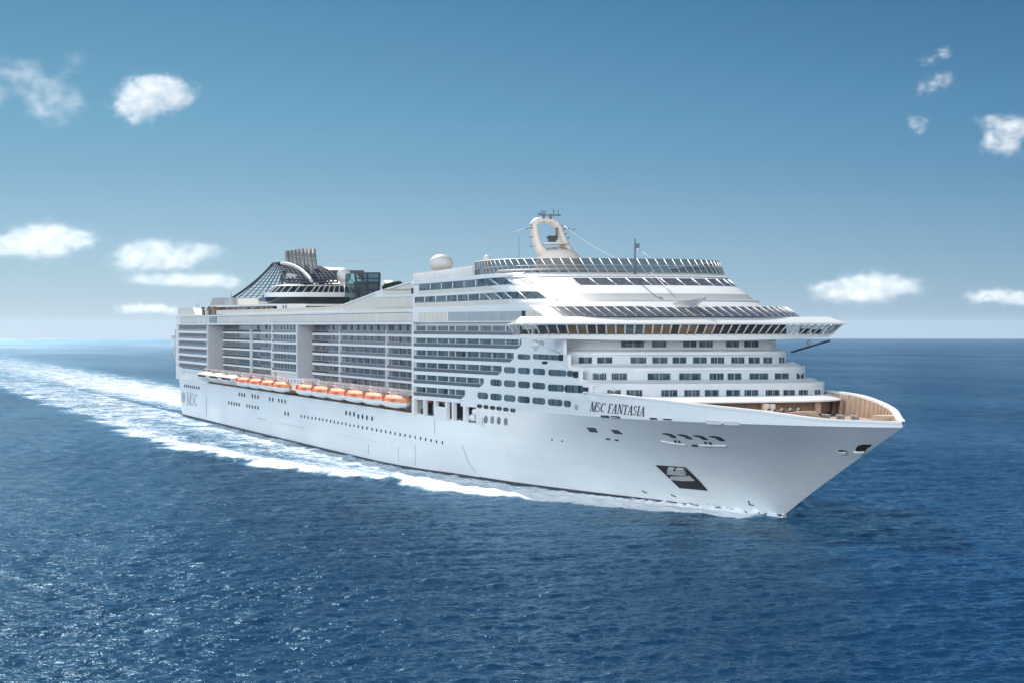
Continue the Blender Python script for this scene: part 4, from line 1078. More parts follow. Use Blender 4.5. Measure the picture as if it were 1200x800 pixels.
# brow above the mooring deck and its bulkhead
zf,zc,ol,x2 = TZ[3]
ow = outline(x2-1.2, n=3.0, L=13, off=-.6, x0=270, ns=5, nf=40)
mb = MB(); mb.loft([ring(ow,10.9), ring(ow,12.45)]); BH = mb.build('bow_bulkhead', M['woodwall'], SHIP)
for px in (895,957.5):
    p = hit(bvh_of(BH), px, 480)
    if p: mb = MB(); q = p[0]; mb.box(q.x+.1,q.x+.7,q.y-.55,q.y+.15,10.85,12.4); mb.build('bulkhead_pillar', M['bulin'], BH)
mb = MB()
tbh = bvh_of(BH)
patch(tbh, [(845,474),(893,477),(893,485),(845,479)], 'dark_doorway', M['brownd'], BH, out=.06)
patch(tbh, [(959.5,472),(981,471),(981,484),(959.5,485)], 'dark_doorway', M['dark'], BH, out=.06)
mb = MB(); oo = outline(x2, n=3.0, L=13, x0=270, ns=5, nf=40); mb.loft([[(oo[i][0],oo[i][1],12.35),(oo[-1-i][0],oo[-1-i][1],12.35)] for i in range(len(oo)//2)]); mb.build('brow_underside', M['white'], SHIP)
# machinery on the mooring deck
def gear(px, py, z, name, m, kind):
    x, y = atz(px, py, z); zd = KN(x); mb = MB()
    if kind == 'winch':
        mb.tube([(x,y-1.5,zd+.65),(x,y+1.5,zd+.65)], .5, 12)
        for q in (-1.5,-.5,.5,1.5): mb.tube([(x,y+q-.08,zd+.65),(x,y+q+.08,zd+.65)], .72, 14)
        mb.box(x-.9,x+.9,y-1.8,y+1.8,zd,zd+.2)
    elif kind == 'box': mb.box(x-1,x+1,y-1.1,y+1.1,zd,z)
    elif kind == 'tarp':
        mb.loft([[(x-1.6+3.2*i/6, y-1.6+.0, zd),(x-1.6+3.2*i/6,y-1.2,zd+(z-zd)*(.6+.4*sin(pi*i/6))),(x-1.6+3.2*i/6,y+1.0,zd+(z-zd)*(.5+.5*sin(pi*i/6))),(x-1.6+3.2*i/6,y+1.8,zd)] for i in range(7)], caps=True)
    elif kind == 'bollard':
        for q in (-.5,.5): mb.lathe((x+q,y,zd),[(.22,0),(.22,.55),(.32,.6),(.32,.72),(.02,.74)],10)
        mb.box(x-.9,x+.9,y-.35,y+.35,zd,zd+.1)
    elif kind == 'post': mb.tube([(x,y,zd),(x,y,z+.3)],.16,6); mb.box(x-.25,x+.25,y-.25,y+.25,z,z+.45)
    return mb.build(name, m, FORE)
gear(912,482,11.7,'mooring_winch',M['brownmach'],'winch'); gear(933,482,11.9,'winch_cover',M['brownmach'],'tarp'); gear(944,481,11.8,'winch_cover',M['woodwall'],'tarp'); gear(921,484,11.5,'mooring_winch',M['rope'],'winch')
gear(1038,486,11.75,'bow_locker',M['bulin'],'box'); gear(985,485,11.5,'mooring_bitts',M['grey'],'bollard'); gear(1002,486,11.5,'mooring_bitts',M['grey'],'bollard'); gear(968,484,11.5,'mooring_bitts',M['grey'],'bollard'); gear(1018,470,12.3,'bow_post',M['dark'],'post'); gear(898,478,12.2,'bow_post',M['mast'],'post'); gear(905,478,12.2,'bow_post',M['mast'],'post')


# ---- radar mast: a tapered loop on a rounded base
def loopbox(mb, path, wid, dep, x):
    """path in the athwartship plane; wid(i) radial thickness, dep fore-and-aft depth"""
    n = len(path); rings = []
    for i, (y, z) in enumerate(path):
        a = path[max(i-1,0)]; b = path[min(i+1,n-1)]; d = Vector((b[0]-a[0], b[1]-a[1])).normalized(); nx, nz = -d.y, d.x
        w = wid[i]/2; e = dep[i]/2
        rings.append([(x(z)+sx*e, y+sy*nx*w, z+sy*nz*w) for sx, sy in ((-.6,-1),(.6,-1),(1,-.5),(1,.5),(.6,1),(-.6,1),(-1,.5),(-1,-.5))])
    mb.loft(rings, True, True, caps=True)
XM = 227.
def my(px, py): return atx(px, py, XM)
lp = [(640,300),(631.5,290),(628.8,280),(627.6,270),(627.3,262.5),(630.5,259),(638,258.3),(646,259),(652.5,261.5),(655.6,268),(658.8,278),(662.5,288),(667,299)]
mb = MB(); loopbox(mb, [my(*p) for p in lp], [1.5,1.0,.85,.85,1.0,.9,.75,.8,1.0,.95,.95,1.1,1.6], [2.6,2.2,2.0,1.9,1.9,1.9,1.9,1.9,1.9,1.9,2.0,2.3,2.8], lambda z: XM-(z-31)*.15)
MAST = mb.build('radar_mast', M['mast'], SHIP)
y0, z0 = my(655,299)
mb = MB(); mb.lathe((XM, y0, 29.2), [(4.3,-1.9),(4.1,-1.0),(3.6,.6),(2.9,1.9),(2.6,2.5),(1.8,2.75),(.2,2.8)], 28); mb.build('mast_base', M['mast'], MAST)
yp, zp = my(650,286)
mb = MB(); mb.lathe((XM, yp, zp), [(1.9,-.1),(2.1,-.05),(2.1,.12),(.05,.14)], 24); mb.build('mast_platform', M['mast'], MAST)
mb = MB(); mb.tube([(XM+1.9*cos(a),yp+1.9*sin(a),zp-.55-.25*abs(sin(a))) for a in [i*pi/8 for i in range(16)]],.07,5,closed=True); mb.build('platform_ring', M['antenna'], MAST)
y, z = my(644.5,280); mb = MB(); mb.box(XM+.6,XM+1.2,y-.5,y+.5,z-.5,z+.4); mb.tube([(XM+.9,y-.8,z+.1),(XM+.9,y+.8,z+.3)],.16,6); mb.build('radar_scanner', M['rope'], MAST)
y, z = my(651,272); mb = MB(); mb.tube([(XM+.5,y,z-1.2),(XM+.5,y,z+.6)],.2,8); mb.build('signal_post', M['antenna'], MAST)
mb = MB()
y1, z1 = my(631,252); y2, z2 = my(657,252.5)
mb.tube([(XM,y1,z1),(XM,y2,z2)],.09,5)
for px in (634,636.5,639,649,654): y, z = my(px,251); mb.tube([(XM,y,z-.3),(XM,y,z+.55)],.06,4)
for px in (637,645): y, z = my(px,256); mb.tube([(XM,y,z-.6),(XM,y,z+.6)],.2,6)
mb.box(XM-.3,XM+.3,y1,y1+.9,z1-.05,z1+.28)
mb.build('mast_yard', M['antenna'], MAST)
mb = MB()
for px, py in ((617,268),(622,264),(622,267),(622,278),(622,289),(662,269),(666,268),(672.5,269),(663,274),(666,279),(660,264.5)):
    y, z = my(px,py); s = 1 if px > 645 else -1; mb.lathe((XM,y,z),[(.03,-.15),(.15,-.05),(.15,.08),(.03,.15)],8); mb.tube([(XM,y,z),(XM,y-s*.8,z)],.025,3)
mb.build('mast_light', M['antenna'], MAST)
y, z = my(613,268); mb = MB(); mb.tube([(XM-2,y,28),(XM-2,y,34)],[.06,.03],5); mb.build('whip_antenna', M['antenna'], SHIP)
y, z = my(648.5,248); mb = MB(); mb.tube([(XM,y,z-.9),(XM,y,z+.3)],.04,4); mb.build('whip_antenna', M['antenna'], MAST)
x, z = aty(744,280,-1.5); mb = MB(); mb.tube([(x,-1.5,27.5),(x,-1.5,z)],[.17,.1],6); mb.box(x-.12,x+.12,-1.3,-.9,z-1.2,z-.6); mb.tube([(x,-1.5,z-1.1),(x+9,0.5,27.4)],.03,3); mb.build('fore_antenna_mast', M['antenna'], SHIP)
# stay wires
def catenary(a, b, sag, n=14): return [Vector(a).lerp(Vector(b),i/n)-Vector((0,0,4*sag*(i/n)*(1-i/n))) for i in range(n+1)]
ym, zm = my(628,264)
xf_, zf_ = aty(345,301,-4.)
mb = MB(); mb.tube(catenary((XM,ym,zm),(xf_+2,-4.,zf_),2.6),.045,3); mb.build('stay_wire', M['grey'], SHIP)
ym, zm = my(660,264)
mb = MB(); mb.tube(catenary((XM,ym,zm),(258,3,28.6),.8),.03,3); mb.build('stay_wire', M['grey'], SHIP)
# top house behind the screen, under the mast
mb = MB(); mb.lathe((236,-1,27.3),[(11,0),(11,1.0),(10.4,1.45),(.1,1.5)],40,sx=1.0,sy=.85); mb.build('top_house', M['mast'], SHIP)
for k in range(26):
    x = random.uniform(240,258); y = random.uniform(-11,11); mb = MB(); mb.box(x-.3,x+.3,y-.3,y+.3,27.6,27.9+random.random()*.5); mb.build('deck_fitting', M['palegrey'], SHIP)

# ---- radomes
def radome(px, pytop, pybot, y, rx, name='radome'):
    x, z1 = aty(px, pytop, y); z0 = aty(px, pybot, y)[1]; c = (z0+z1)/2; h = (z1-z0)/2
    mb = MB(); prof = [(max(rx*cos(a),.02), c+h*sin(a)) for a in frange(-pi/2*.72, pi/2, 14)]
    mb.lathe((x,y,0), prof, 26); o = mb.build(name, M['domeg'], SHIP)
    mb = MB(); mb.lathe((x,y,0),[(rx*.6,c-h*2.2),(rx*.5,c-h*.85)],14); mb.build('radome_pedestal', M['beige'], o)
radome(517, 298.3, 319.5, -15.2, 1.75); radome(571, 299, 311, -12.5, .6); radome(403, 314.5, 332, 3.0, 1.5)

# ---- funnel with its lattice wings
def bez(a, b, c, n): 
    a, b, c = Vector(a), Vector(b), Vector(c); return [(a*(1-t)**2 + b*2*t*(1-t) + c*t*t) for t in [i/n for i in range(n+1)]]
def yz(px, py, y): x, z = aty(px,py,y); return Vector((x,y,z))
P0 = yz(272,349.5,-9.5); P1 = yz(320,309,-6.0)
leftE = bez(P0, yz(302,331,-8), P1, 14)
B0 = yz(273,349.6,-10); B1 = yz(326,352,-11)
T1 = yz(333,308,-6.0)
mb = MB(); mb.tube(leftE,.28,6); mb.tube([P1,T1],.3,6)
rib = []
for i in range(8):
    t = i/7
    foot = yz(278+ (328-278)*t, 350, -10.2); top_ = yz(320+(336-320)*t, 309.5, -6.0)
    mid = yz((278+50*t+320+16*t)/2+4*(1-t), 331, -8.2)
    c = bez(foot, mid, top_, 12); rib.append(c); mb.tube(c,.13,4)
for j in range(1,12,1):
    mb.tube([leftE[min(j+1,14)]]+[r[j] for r in rib],.06,4)
FUN = mb.build('funnel', M['latt'], SHIP)
# forward dome of the lattice
mb = MB(); ribs2 = []
for i in range(13):
    t = i/12; foot = yz(335+ (396-335)*t, 331, -9.+10*t); top_ = yz(322+(372-322)*t, 309.5+2.5*t, -6.+7*t); mid = yz(330+(392-330)*t, 317.5, -8.5+9*t)
    c = bez(foot, mid, top_, 8); ribs2.append(c); mb.tube(c,.2,4)
for j in range(0,9): mb.tube([r[j] for r in ribs2],.16,4)
mb.build('lattice_dome', M['latt'], FUN)
mb = MB(); mb.tube(bez(yz(330,308.5,-7.5), yz(352,309.5,-9), yz(365.5,330,-10.5), 12),[.34]*13,6); mb.build('lattice_arch', M['palegrey'], FUN)
mb = MB(); x, z = aty(352,330,0.)
mb.loft([[ (v.x-2, v.y+6, v.z-.3) for v in (r[0],r[4],r[8])] for r in ribs2]); mb.build('funnel_casing', M['rope'], FUN)
c0 = yz(336,331,-5.5); 
mb = MB(); mb.box(c0.x-14,c0.x+10,-4,9,26,c0.z+2.4); mb.build('funnel_core', M['rope'], FUN)
mb = MB(); q = yz(331,331,-9); mb.prism([(q.x-3,-9,27),(q.x+2,-9,27),(q.x+2,-5,27),(q.x-3,-5,27)],[(q.x-1,-8,q.z+1.9),(q.x+1,-8,q.z+1.9),(q.x+1,-6,q.z+1.5),(q.x-1,-6,q.z+1.5)]); mb.build('funnel_duct', M['palegrey'], FUN)
for i, (a, w) in enumerate(((336.5,3.6),(341,3.4),(345.5,3.3),(349.5,3.4),(354,3.4),(358.3,3.4),(362.5,3.5),(367,3.8))):
    top_ = yz(a, 294.6-.55*min(i,4)+.1*max(0,i-4), -3.2+ (i%2)*2.); foot = yz(a+1.2+.25*i, 313, -3.2+(i%2)*2.)
    r = w/2*1.45*(-top_.x*C_*0+1)/ (F/proj(*top_)[2]) * 1.05
    mb = MB(); mb.tube([foot-Vector((0,0,1.5)), top_], r, 12); o = mb.build('exhaust_pipe', M['steel'], FUN)
    mb = MB(); mb.tube([top_-Vector((0,0,.02)), top_+Vector((0,0,.06))], r*.78, 12); mb.build('pipe_mouth', M['black'], o)
mb = MB(); a = yz(322,303.5,-6); b = yz(328,308,-6); mb.tube([a,b],.07,4); a = yz(271,342,-9); mb.tube([a,yz(271,350,-9)],.05,4); mb.build('funnel_whip', M['antenna'], FUN)

# ---- rounded lounge under the funnel
def lounge_ring(z, back=92, frontx=112, y0=-17.2, y1=-.6, r=9., lean=0.):
    pts = [(back-6, y0+lean+2.5, z)]
    for i in range(13):
        a = pi + pi/2*i/12                                   # rounded near corner
        pts.append((frontx-lean-r + -r*cos(a)*0 + r*(1-abs(cos(a))) , y0+lean + r*(1-abs(sin(a)))*0 + r*(1-sin(pi/2*i/12))*0 + (r*(1-cos(pi/2*i/12)))*1.0*0 , z))
    return pts
def lring(z, g):
    """plan: after end at x=84, near side y=-17, front x=112; g shrinks it"""
    pts = [(92+g*.5, -14.0+g*.6, z)]
    for i in range(15):
        a = pi/2*i/14; pts.append((98+ (8.5-g*.8)*sin(a), -16.6+g*.8+ 7.*(1-cos(a)), z))
    pts += [(106.5-g*.8, -1.0, z)]
    return pts
lev = [(24.85,1.4),(25.1,.9),(25.6,.55)]
mb = MB(); mb.loft([lring(24.7,1.6), lring(25.15,.75)]); LNG = mb.build('aft_lounge', M['white'], SHIP)
mb = MB(); mb.loft([lring(25.15,.7), lring(26.55,.15)]); G = mb.build('lounge_glass', M['loungeglass'], LNG)
mb = MB(); mb.loft([lring(26.55,.05), lring(27.45,.0), lring(27.46,1.2)]); mb.build('lounge_fascia', M['white'], LNG)
mb = MB(); l0, l1 = lring(27.46,.9), lring(28.75,2.6); mb.loft([l0,l1]); mb.build('roof_glazing', M['loungeglass'], LNG)
mb = MB()
for i in range(1,len(l0)-1,2):
    for t in (0,): 
        if i >= len(l0)-3:
            for t in [k/7 for k in range(8)]: mb.tube([Vector(l0[-2]).lerp(Vector(l0[-1]),t),Vector(l1[-2]).lerp(Vector(l1[-1]),t)],.13,4)
            break
        mb.tube([Vector(l0[i]).lerp(Vector(l0[i+1]),t),Vector(l1[i]).lerp(Vector(l1[i+1]),t)],.12,4)
mb.tube(l1,.15,4); mb.build('roof_rib', M['palegrey'], LNG)
mb = MB(); mb.box(104.5,107.2,-1.2,.2,24.3,28.9); mb.build('lounge_end_wall', M['white'], LNG)
mb = MB(); mb.loft([lring(28.6,2.7), [(x,-1.0,28.7) for x,y,z in lring(28.6,2.7)]]); mb.build('lounge_roof', M['palegrey'], LNG)
# dim open deck below it
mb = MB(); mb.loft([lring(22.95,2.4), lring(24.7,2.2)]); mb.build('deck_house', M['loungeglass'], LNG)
mb = MB()
for i in range(22):
    px = 345+i*2.4; x, z = aty(px,359,-14); mb.box(x-.6,x+.6,-14.2,-13.7,23.2,23.9+random.random()*.5)
mb.build('deck_chairs', M['beige'], LNG)
# slanted blue glass enclosure forward of it
g0 = [yz(413.5,345,-1.5), yz(420.5,345,-1.5)]
A0 = yz(413.6,350,-.5); xg = A0.x
def gx(px, py, x): y, z = atx(px,py,x); return Vector((x,y,z))
q = [gx(415,352,118), gx(445,352,118), gx(445.5,320,118), gx(416,320,118)]
mb = MB(); mb.prism(q, [v+Vector((-8,0,0)) for v in q]); GE = mb.build('glass_enclosure', M['teal'], SHIP)
mb = MB()
mb.tube([gx(416,320,118.2),gx(421.5,352,118.2)],.22,5); mb.tube([gx(430.5,320,118.2),gx(431.5,352,118.2)],.16,5); mb.tube([gx(445,320,118.2),gx(444.5,352,118.2)],.2,5)
for py in (320,326.5,332,340): mb.tube([gx(416,py,118.2),gx(445,py,118.2)],.11,4)
mb.build('enclosure_frame', M['latt'], GE)
mb = MB(); q = [gx(416,352,111), gx(445,352,111), gx(445,330,111), gx(416,330,111)]; mb.prism(q,[v+Vector((-1,0,0)) for v in q]); mb.build('enclosure_back', M['blueglass'], GE)
sidepoly([(446.5,340),(446.5,331),(449,328.6),(452,331.5),(452.5,339)], -10, 1.5, 'planter_wall', 'white')
sidepoly([(451.5,333.6),(484,331),(484,336),(451.5,338)], -9.5, 1.0, 'planter_wall', 'white')

# ---- stern gallows seen beyond the quarter
mb = MB(); v = [yz(201,393,-18.2), yz(207.5,393,-18.2), yz(207.5,396,-18.2), yz(201,397,-18.2)]; mb.prism(v,[p+Vector((0,2.5,0)) for p in v]); mb.tube([yz(201.5,396,-18),yz(206.5,424,-18)],.15,5); mb.tube([yz(205.5,386,-18),yz(205.5,412,-18)],.12,5); mb.tube([yz(205.5,411,-18),yz(209,411,-18)],.15,5)
mb.build('stern_gallows', M['palegrey'], SHIP)

# ---- davits
def davit(x, mm, w=.75):
    mb = MB(); mb.prism([(x-w/2,-17.4,8.5),(x+w/2,-17.4,8.5),(x+w/2,-16.5,8.5),(x-w/2,-16.5,8.5)],[(x-w/2,-18.4,11.3),(x+w/2,-18.4,11.3),(x+w/2,-17.5,11.6),(x-w/2,-17.5,11.6)])
    mb.prism([(x-w/2,-18.4,11.3),(x+w/2,-18.4,11.3),(x+w/2,-17.6,11.6),(x-w/2,-17.6,11.6)],[(x-w/3,-20.0,11.55),(x+w/3,-20.0,11.55),(x+w/3,-19.9,11.8),(x-w/3,-19.9,11.8)])
    mb.tube([(x,-19.8,11.6),(x,-19.7,10.6)],.08,4)
    return mb.build('davit', mm, SHIP)
boats = [89.2,101.6,113.8,125.7,147.4,159.7,172.2,184.6,196.8,209.2]
for b in boats:
    davit(b+3.4, M['pinkwhite'], 1.1); davit(b+9.2, M['pinkwhite'], .35)
for b in (44.0,58.8,74.3): davit(b+3, M['pinkwhite'],.5); davit(b+11, M['pinkwhite'],.35)

# ================================================================== lifeboats (they hang from the davits: things of their own)
def boat_sections(L, B, zs, prof, n=18, pw=2.6, flat=.0):
    rings = []
    for i in range(n+1):
        t = -1+2*i/n; w = max((1-abs(t)**pw), .0)**.5*B/2+.02
        rings.append([(t*L/2, w*a, zs(t)+b) for a, b in prof(t)])
    return rings
def make_lifeboat():
    o = empty('lifeboat')
    L, B = 11.7, 3.3
    keel = lambda t: .55*abs(t)**3
    mb = MB()
    mb.loft([[(t*L/2, s*max((1-abs(t)**2.8),0)**.5*B/2*f+ (.01*s), z+(.5*abs(t)**3)*(1-z/.8)) for s, f, z in ((-1,1.0,.85),(-1,.97,.5),(-1,.75,.2),(-1,.2,.0),(1,.2,.0),(1,.75,.2),(1,.97,.5),(1,1.0,.85))] for t in frange(-1,1,19)], smooth=True, caps=True)
    mb.build('boat_hull', M['white'], o)
    mb = MB()
    mb.loft([[(t*L/2*.985, s*max((1-abs(t)**2.8),0)**.5*B/2*f+.01*s, .85+z*(1-abs(t)**4*.55)) for s, f, z in ((-1,1.02,-.02),(-1,1.0,.28),(-1,.8,.68),(-1,.35,.86),(1,.35,.86),(1,.8,.68),(1,1.0,.28),(1,1.02,-.02))] for t in frange(-1,1,19)], smooth=True, caps=True)
    C = mb.build('canopy', M['orange'], o)
    mb = MB(); ts = frange(-.12,.72,9)
    mb.loft([[(t*L/2, -max((1-abs(t)**2.8),0)**.5*B/2*1.0-.06, .98),(t*L/2, -max((1-abs(t)**2.8),0)**.5*B/2*.9-.06, 1.34),(t*L/2, -max((1-abs(t)**2.8),0)**.5*B/2*.8, 1.3),(t*L/2, -max((1-abs(t)**2.8),0)**.5*B/2*.9, .98)] for t in ts], closed=True, caps=True)
    mb.build('side_screen', M['red'], C)
    mb = MB(); mb.box(-L*.15,-L*.11,-1.72,1.72,.9,1.62); mb.build('canopy_strap', M['red'], C)
    mb = MB()
    mb.prism([(-3.2,-.7,1.6),(-1.2,-.7,1.6),(-1.2,.7,1.6),(-3.2,.7,1.6)],[(-3.0,-.55,2.12),(-1.5,-.55,2.12),(-1.5,.55,2.12),(-3.0,.55,2.12)]); T = mb.build('conning_tower', M['pinkroof'], o)
    mb = MB(); mb.box(-2.9,-1.6,-.68,-.5,1.8,2.0); mb.build('tower_window', M['dark'], T)
    mb = MB(); mb.tube([(t*L/2,-max((1-abs(t)**2.8),0)**.5*B/2*1.03,.84) for t in frange(-.96,.96,17)],.07,5); mb.tube([(t*L/2,max((1-abs(t)**2.8),0)**.5*B/2*1.03,.84) for t in frange(-.96,.96,17)],.07,5); mb.build('fender', M['pinkwhite'], o)
    mb = MB(); mb.box(-L*.3,L*.3,-.25,.25,-.1,.05); mb.build('keel', M['dark'], o)
    for x in (-4.4, 4.2): mb = MB(); mb.box(x-.15,x+.15,-.15,.15,1.5,2.0); mb.build('lifting_hook', M['grey'], o)
    return o
def copy_tree(o, parent=None):
    c = o.copy(); COL.objects.link(c)
    if parent: c.parent = parent
    for ch in list(o.children): copy_tree(ch, c)
    return c
proto = make_lifeboat()
ords = ['orange lifeboat next to the three pale tenders, aftmost of the orange boats','second orange lifeboat forward of the pale tenders','third orange lifeboat forward of the pale tenders','fourth orange lifeboat forward of the pale tenders, under the white louvred box',
        'orange lifeboat just forward of the gap with the small rescue boat','second orange lifeboat forward of the small rescue boat','third orange lifeboat forward of the small rescue boat','third orange lifeboat counted back from the open mooring bays','second orange lifeboat counted back from the open mooring bays','foremost orange lifeboat, beside the open mooring bays and glass balconies']
for i, (b, l) in enumerate(zip(boats, ords)):
    o = proto if i == 0 else copy_tree(proto)
    o.location = (b+6.1, -19.75, 9.0 if i > 3 else 8.95); o.scale = (1,1,1.08); tag(o, l, 'lifeboat', 'orange lifeboats along the ship side')
def make_tender():
    o = empty('tender_boat'); L, B = 12.6, 3.4
    mb = MB()
    mb.loft([[(t*L/2, s*max((1-abs(t)**3),0)**.5*B/2*f+(.01*s), z+(.5*abs(t)**3)*(1-z/.8)) for s, f, z in ((-1,1.0,.8),(-1,.97,.5),(-1,.7,.18),(-1,.2,.0),(1,.2,.0),(1,.7,.18),(1,.97,.5),(1,1.0,.8))] for t in frange(-1,1,19)], smooth=True, caps=True); mb.build('boat_hull', M['palegrey'], o)
    mb = MB(); mb.prism([(-5.6,-1.55,.8),(5.4,-1.55,.8),(5.4,1.55,.8),(-5.6,1.55,.8)],[(-5.2,-1.4,1.5),(4.8,-1.4,1.5),(4.8,1.4,1.5),(-5.2,1.4,1.5)]); c = mb.build('cabin', M['white'], o)
    for k in range(6): mb = MB(); x = -4.6+k*1.7; mb.box(x,x+1.1,-1.56,-1.4,1.0,1.38); mb.build('cabin_window', M['dark'], c)
    mb = MB(); mb.loft([[(t*5.5, s*1.6*f, 1.5+z*(1-abs(t)**4)) for s, f, z in ((-1,1,0),(-1,.9,.28),(-1,.3,.5),(1,.3,.5),(1,.9,.28),(1,1,0))] for t in frange(-1,1,11)], smooth=True, caps=True); mb.build('cabin_roof', M['pinkroof'], o)
    mb = MB(); mb.tube([(t*L/2,-max((1-abs(t)**3),0)**.5*B/2*1.03,.78) for t in frange(-.95,.95,13)],.08,5); mb.build('fender', M['grey'], o)
    return o
tp = make_tender()
for i, (x, l) in enumerate(((51.2,'pale tender boat with a peach roof, aftmost of the three near the stern'),(66.0,'middle one of the three pale tenders with peach roofs'),(80.9,'pale tender boat with a peach roof, next to the first orange lifeboat'))):
    o = tp if i == 0 else copy_tree(tp); o.location = (x,-19.75,9.0); tag(o, l, 'tender', 'pale tenders near the stern')
rb = empty('rescue_boat', (143.0,-19.0,8.9)); tag(rb, 'small orange rescue boat in the gap between the two rows of lifeboats', 'rescue boat')
mb = MB(); mb.loft([[(t*3.4,s*max(1-abs(t)**2.6,0)**.5*1.2*f,z) for s,f,z in ((-1,1,.7),(-1,.7,.25),(1,.7,.25),(1,1,.7))] for t in frange(-1,1,11)],caps=True); mb.build('boat_hull', M['rope'], rb)
mb = MB(); mb.loft([[(t*3.3,s*max(1-abs(t)**2.6,0)**.5*1.22*f,.7+z) for s,f,z in ((-1,1,0),(-1,.8,.55),(1,.8,.55),(1,1,0))] for t in frange(-1,1,11)],smooth=True,caps=True); mb.build('canopy', M['orange'], rb)
# white life raft canisters in the foremost bay
for i, (px, z, l) in enumerate(((546.5,8.2,'white life raft canister low in the foremost mooring bay'),(550,9.0,'white life raft canister on top of the other one in the foremost bay'))):
    x = sidex(px+2.5); o = empty('liferaft_canister', (x,-D(x)+.7,z)); tag(o, l, 'life raft', 'white canisters in the foremost bay')
    mb = MB(); mb.tube([(-.9,0,.45),(-.75,0,.45),(.75,0,.45),(.9,0,.45)],[.3,.45,.45,.3],14); mb.build('canister_shell', M['white'], o)
    mb = MB(); mb.box(-.7,.7,-.3,.3,-.05,.08); mb.build('cradle', M['grey'], o)
# planted tubs on the pool deck
for i, (px, py, h, l) in enumerate(((455,336,2.1,'dark green bush beside the slanted glass enclosure'),(460.5,335.5,2.4,'middle dark green bush in the planters behind the ramp'),(466.5,335,2.6,'tallest dark green bush in the planters behind the ramp'),(475,334,1.6,'low dark green bush nearest the tall white deck corner'))):
    x, z = aty(px,py,-9.9); o = empty('planter_bush', (x,-9.9,z-1.7)); tag(o, l, 'bush', 'bushes on the pool deck')
    mb = MB(); mb.lathe((0,0,0),[(.7,0),(.9,.8),(.8,.8),(.02,.78)],14); mb.build('tub', M['beige'], o)
    mb = MB()
    for q in range(240):
        v = Vector((random.gauss(0,1),random.gauss(0,1),random.gauss(0,1))).normalized()*random.random()**.4
        c = Vector((v.x*1.2,v.y*1.0,1.0+(v.z+1)*h/4)); a = Vector((random.gauss(0,1),random.gauss(0,1),random.gauss(0,1))).normalized()*.28; b = a.cross(Vector((random.random(),1,.3))).normalized()*.2
        mb.add([c-a-b,c+a-b,c+a+b,c-a+b],[(0,1,2,3)])
    mb.build('crown', M['leaf'], o)

# ================================================================== clouds: soft volumes far off over the sea
def cloud_mat(name, puffs, dens, nscale, amp, lo, hi, aniso=.2):
    """density = soft union of a few ellipsoid puffs, torn by noise"""
    m = bpy.data.materials.new(name); m.use_nodes = True; nt = m.node_tree
    for n in list(nt.nodes): nt.nodes.remove(n)
    out = N(nt,'ShaderNodeOutputMaterial'); v = N(nt,'ShaderNodeVolumePrincipled')
    v.inputs['Color'].default_value = (.998,.998,.998,1); v.inputs['Anisotropy'].default_value = aniso
    t = N(nt,'ShaderNodeTexCoord'); acc = None
    for c, r in puffs:
        sb = N(nt,'ShaderNodeVectorMath', operation='SUBTRACT'); sb.inputs[1].default_value = tuple(c); nt.links.new(t.outputs['Object'], sb.inputs[0])
        dv = N(nt,'ShaderNodeVectorMath', operation='DIVIDE'); dv.inputs[1].default_value = tuple(r); nt.links.new(sb.outputs[0], dv.inputs[0])
        dt = N(nt,'ShaderNodeVectorMath', operation='DOT_PRODUCT'); nt.links.new(dv.outputs[0], dt.inputs[0]); nt.links.new(dv.outputs[0], dt.inputs[1])
        ng = N(nt,'ShaderNodeMath', operation='MULTIPLY'); ng.inputs[1].default_value = -1.1; nt.links.new(dt.outputs['Value'], ng.inputs[0])
        ex = N(nt,'ShaderNodeMath', operation='EXPONENT'); nt.links.new(ng.outputs[0], ex.inputs[0])
        if acc is None: acc = ex.outputs[0]
        else:
            ad = N(nt,'ShaderNodeMath', operation='ADD'); nt.links.new(acc, ad.inputs[0]); nt.links.new(ex.outputs[0], ad.inputs[1]); acc = ad.outputs[0]
    mn = N(nt,'ShaderNodeMath', operation='MINIMUM'); mn.inputs[1].default_value = 1.0; nt.links.new(acc, mn.inputs[0])
    mp = N(nt,'ShaderNodeMapping'); mp.inputs['Location'].default_value = (CR.uniform(0,900),CR.uniform(0,900),CR.uniform(0,900)); mp.inputs['Scale'].default_value = (1,1,1.5)
    nt.links.new(t.outputs['Object'], mp.inputs['Vector'])
    n = N(nt,'ShaderNodeTexNoise'); n.inputs['Scale'].default_value = nscale; n.inputs['Detail'].default_value = 6; n.inputs['Roughness'].default_value = .56; n.inputs['Distortion'].default_value = .3
    nt.links.new(mp.outputs[0], n.inputs['Vector'])
    sc = N(nt,'ShaderNodeMath', operation='MULTIPLY_ADD'); sc.inputs[1].default_value = amp; sc.inputs[2].default_value = -amp*.5; nt.links.new(n.outputs['Fac'], sc.inputs[0])
    sm = N(nt,'ShaderNodeMath', operation='ADD'); nt.links.new(mn.outputs[0], sm.inputs[0]); nt.links.new(sc.outputs[0], sm.inputs[1])
    r = N(nt,'ShaderNodeMapRange'); r.inputs['From Min'].default_value = lo; r.inputs['From Max'].default_value = hi; r.inputs['To Max'].default_value = dens
    nt.links.new(sm.outputs[0], r.inputs['Value'])
    pw = N(nt,'ShaderNodeMath', operation='MULTIPLY'); nt.links.new(r.outputs[0], pw.inputs[0]); nt.links.new(r.outputs[0], pw.inputs[1])
    dv = N(nt,'ShaderNodeMath', operation='DIVIDE'); dv.inputs[1].default_value = dens; nt.links.new(pw.outputs[0], dv.inputs[0])
    nt.links.new(dv.outputs[0], v.inputs['Density']); nt.links.new(v.outputs[0], out.inputs['Volume'])
    return m
KIND = {'puff': (1.35, 2.4, .30, 1.75), 'flat': (1.15, 2.1, .28, 1.75), 'wisp': (.5, 2.8, .50, 1.9)}
CR = random.Random(5)
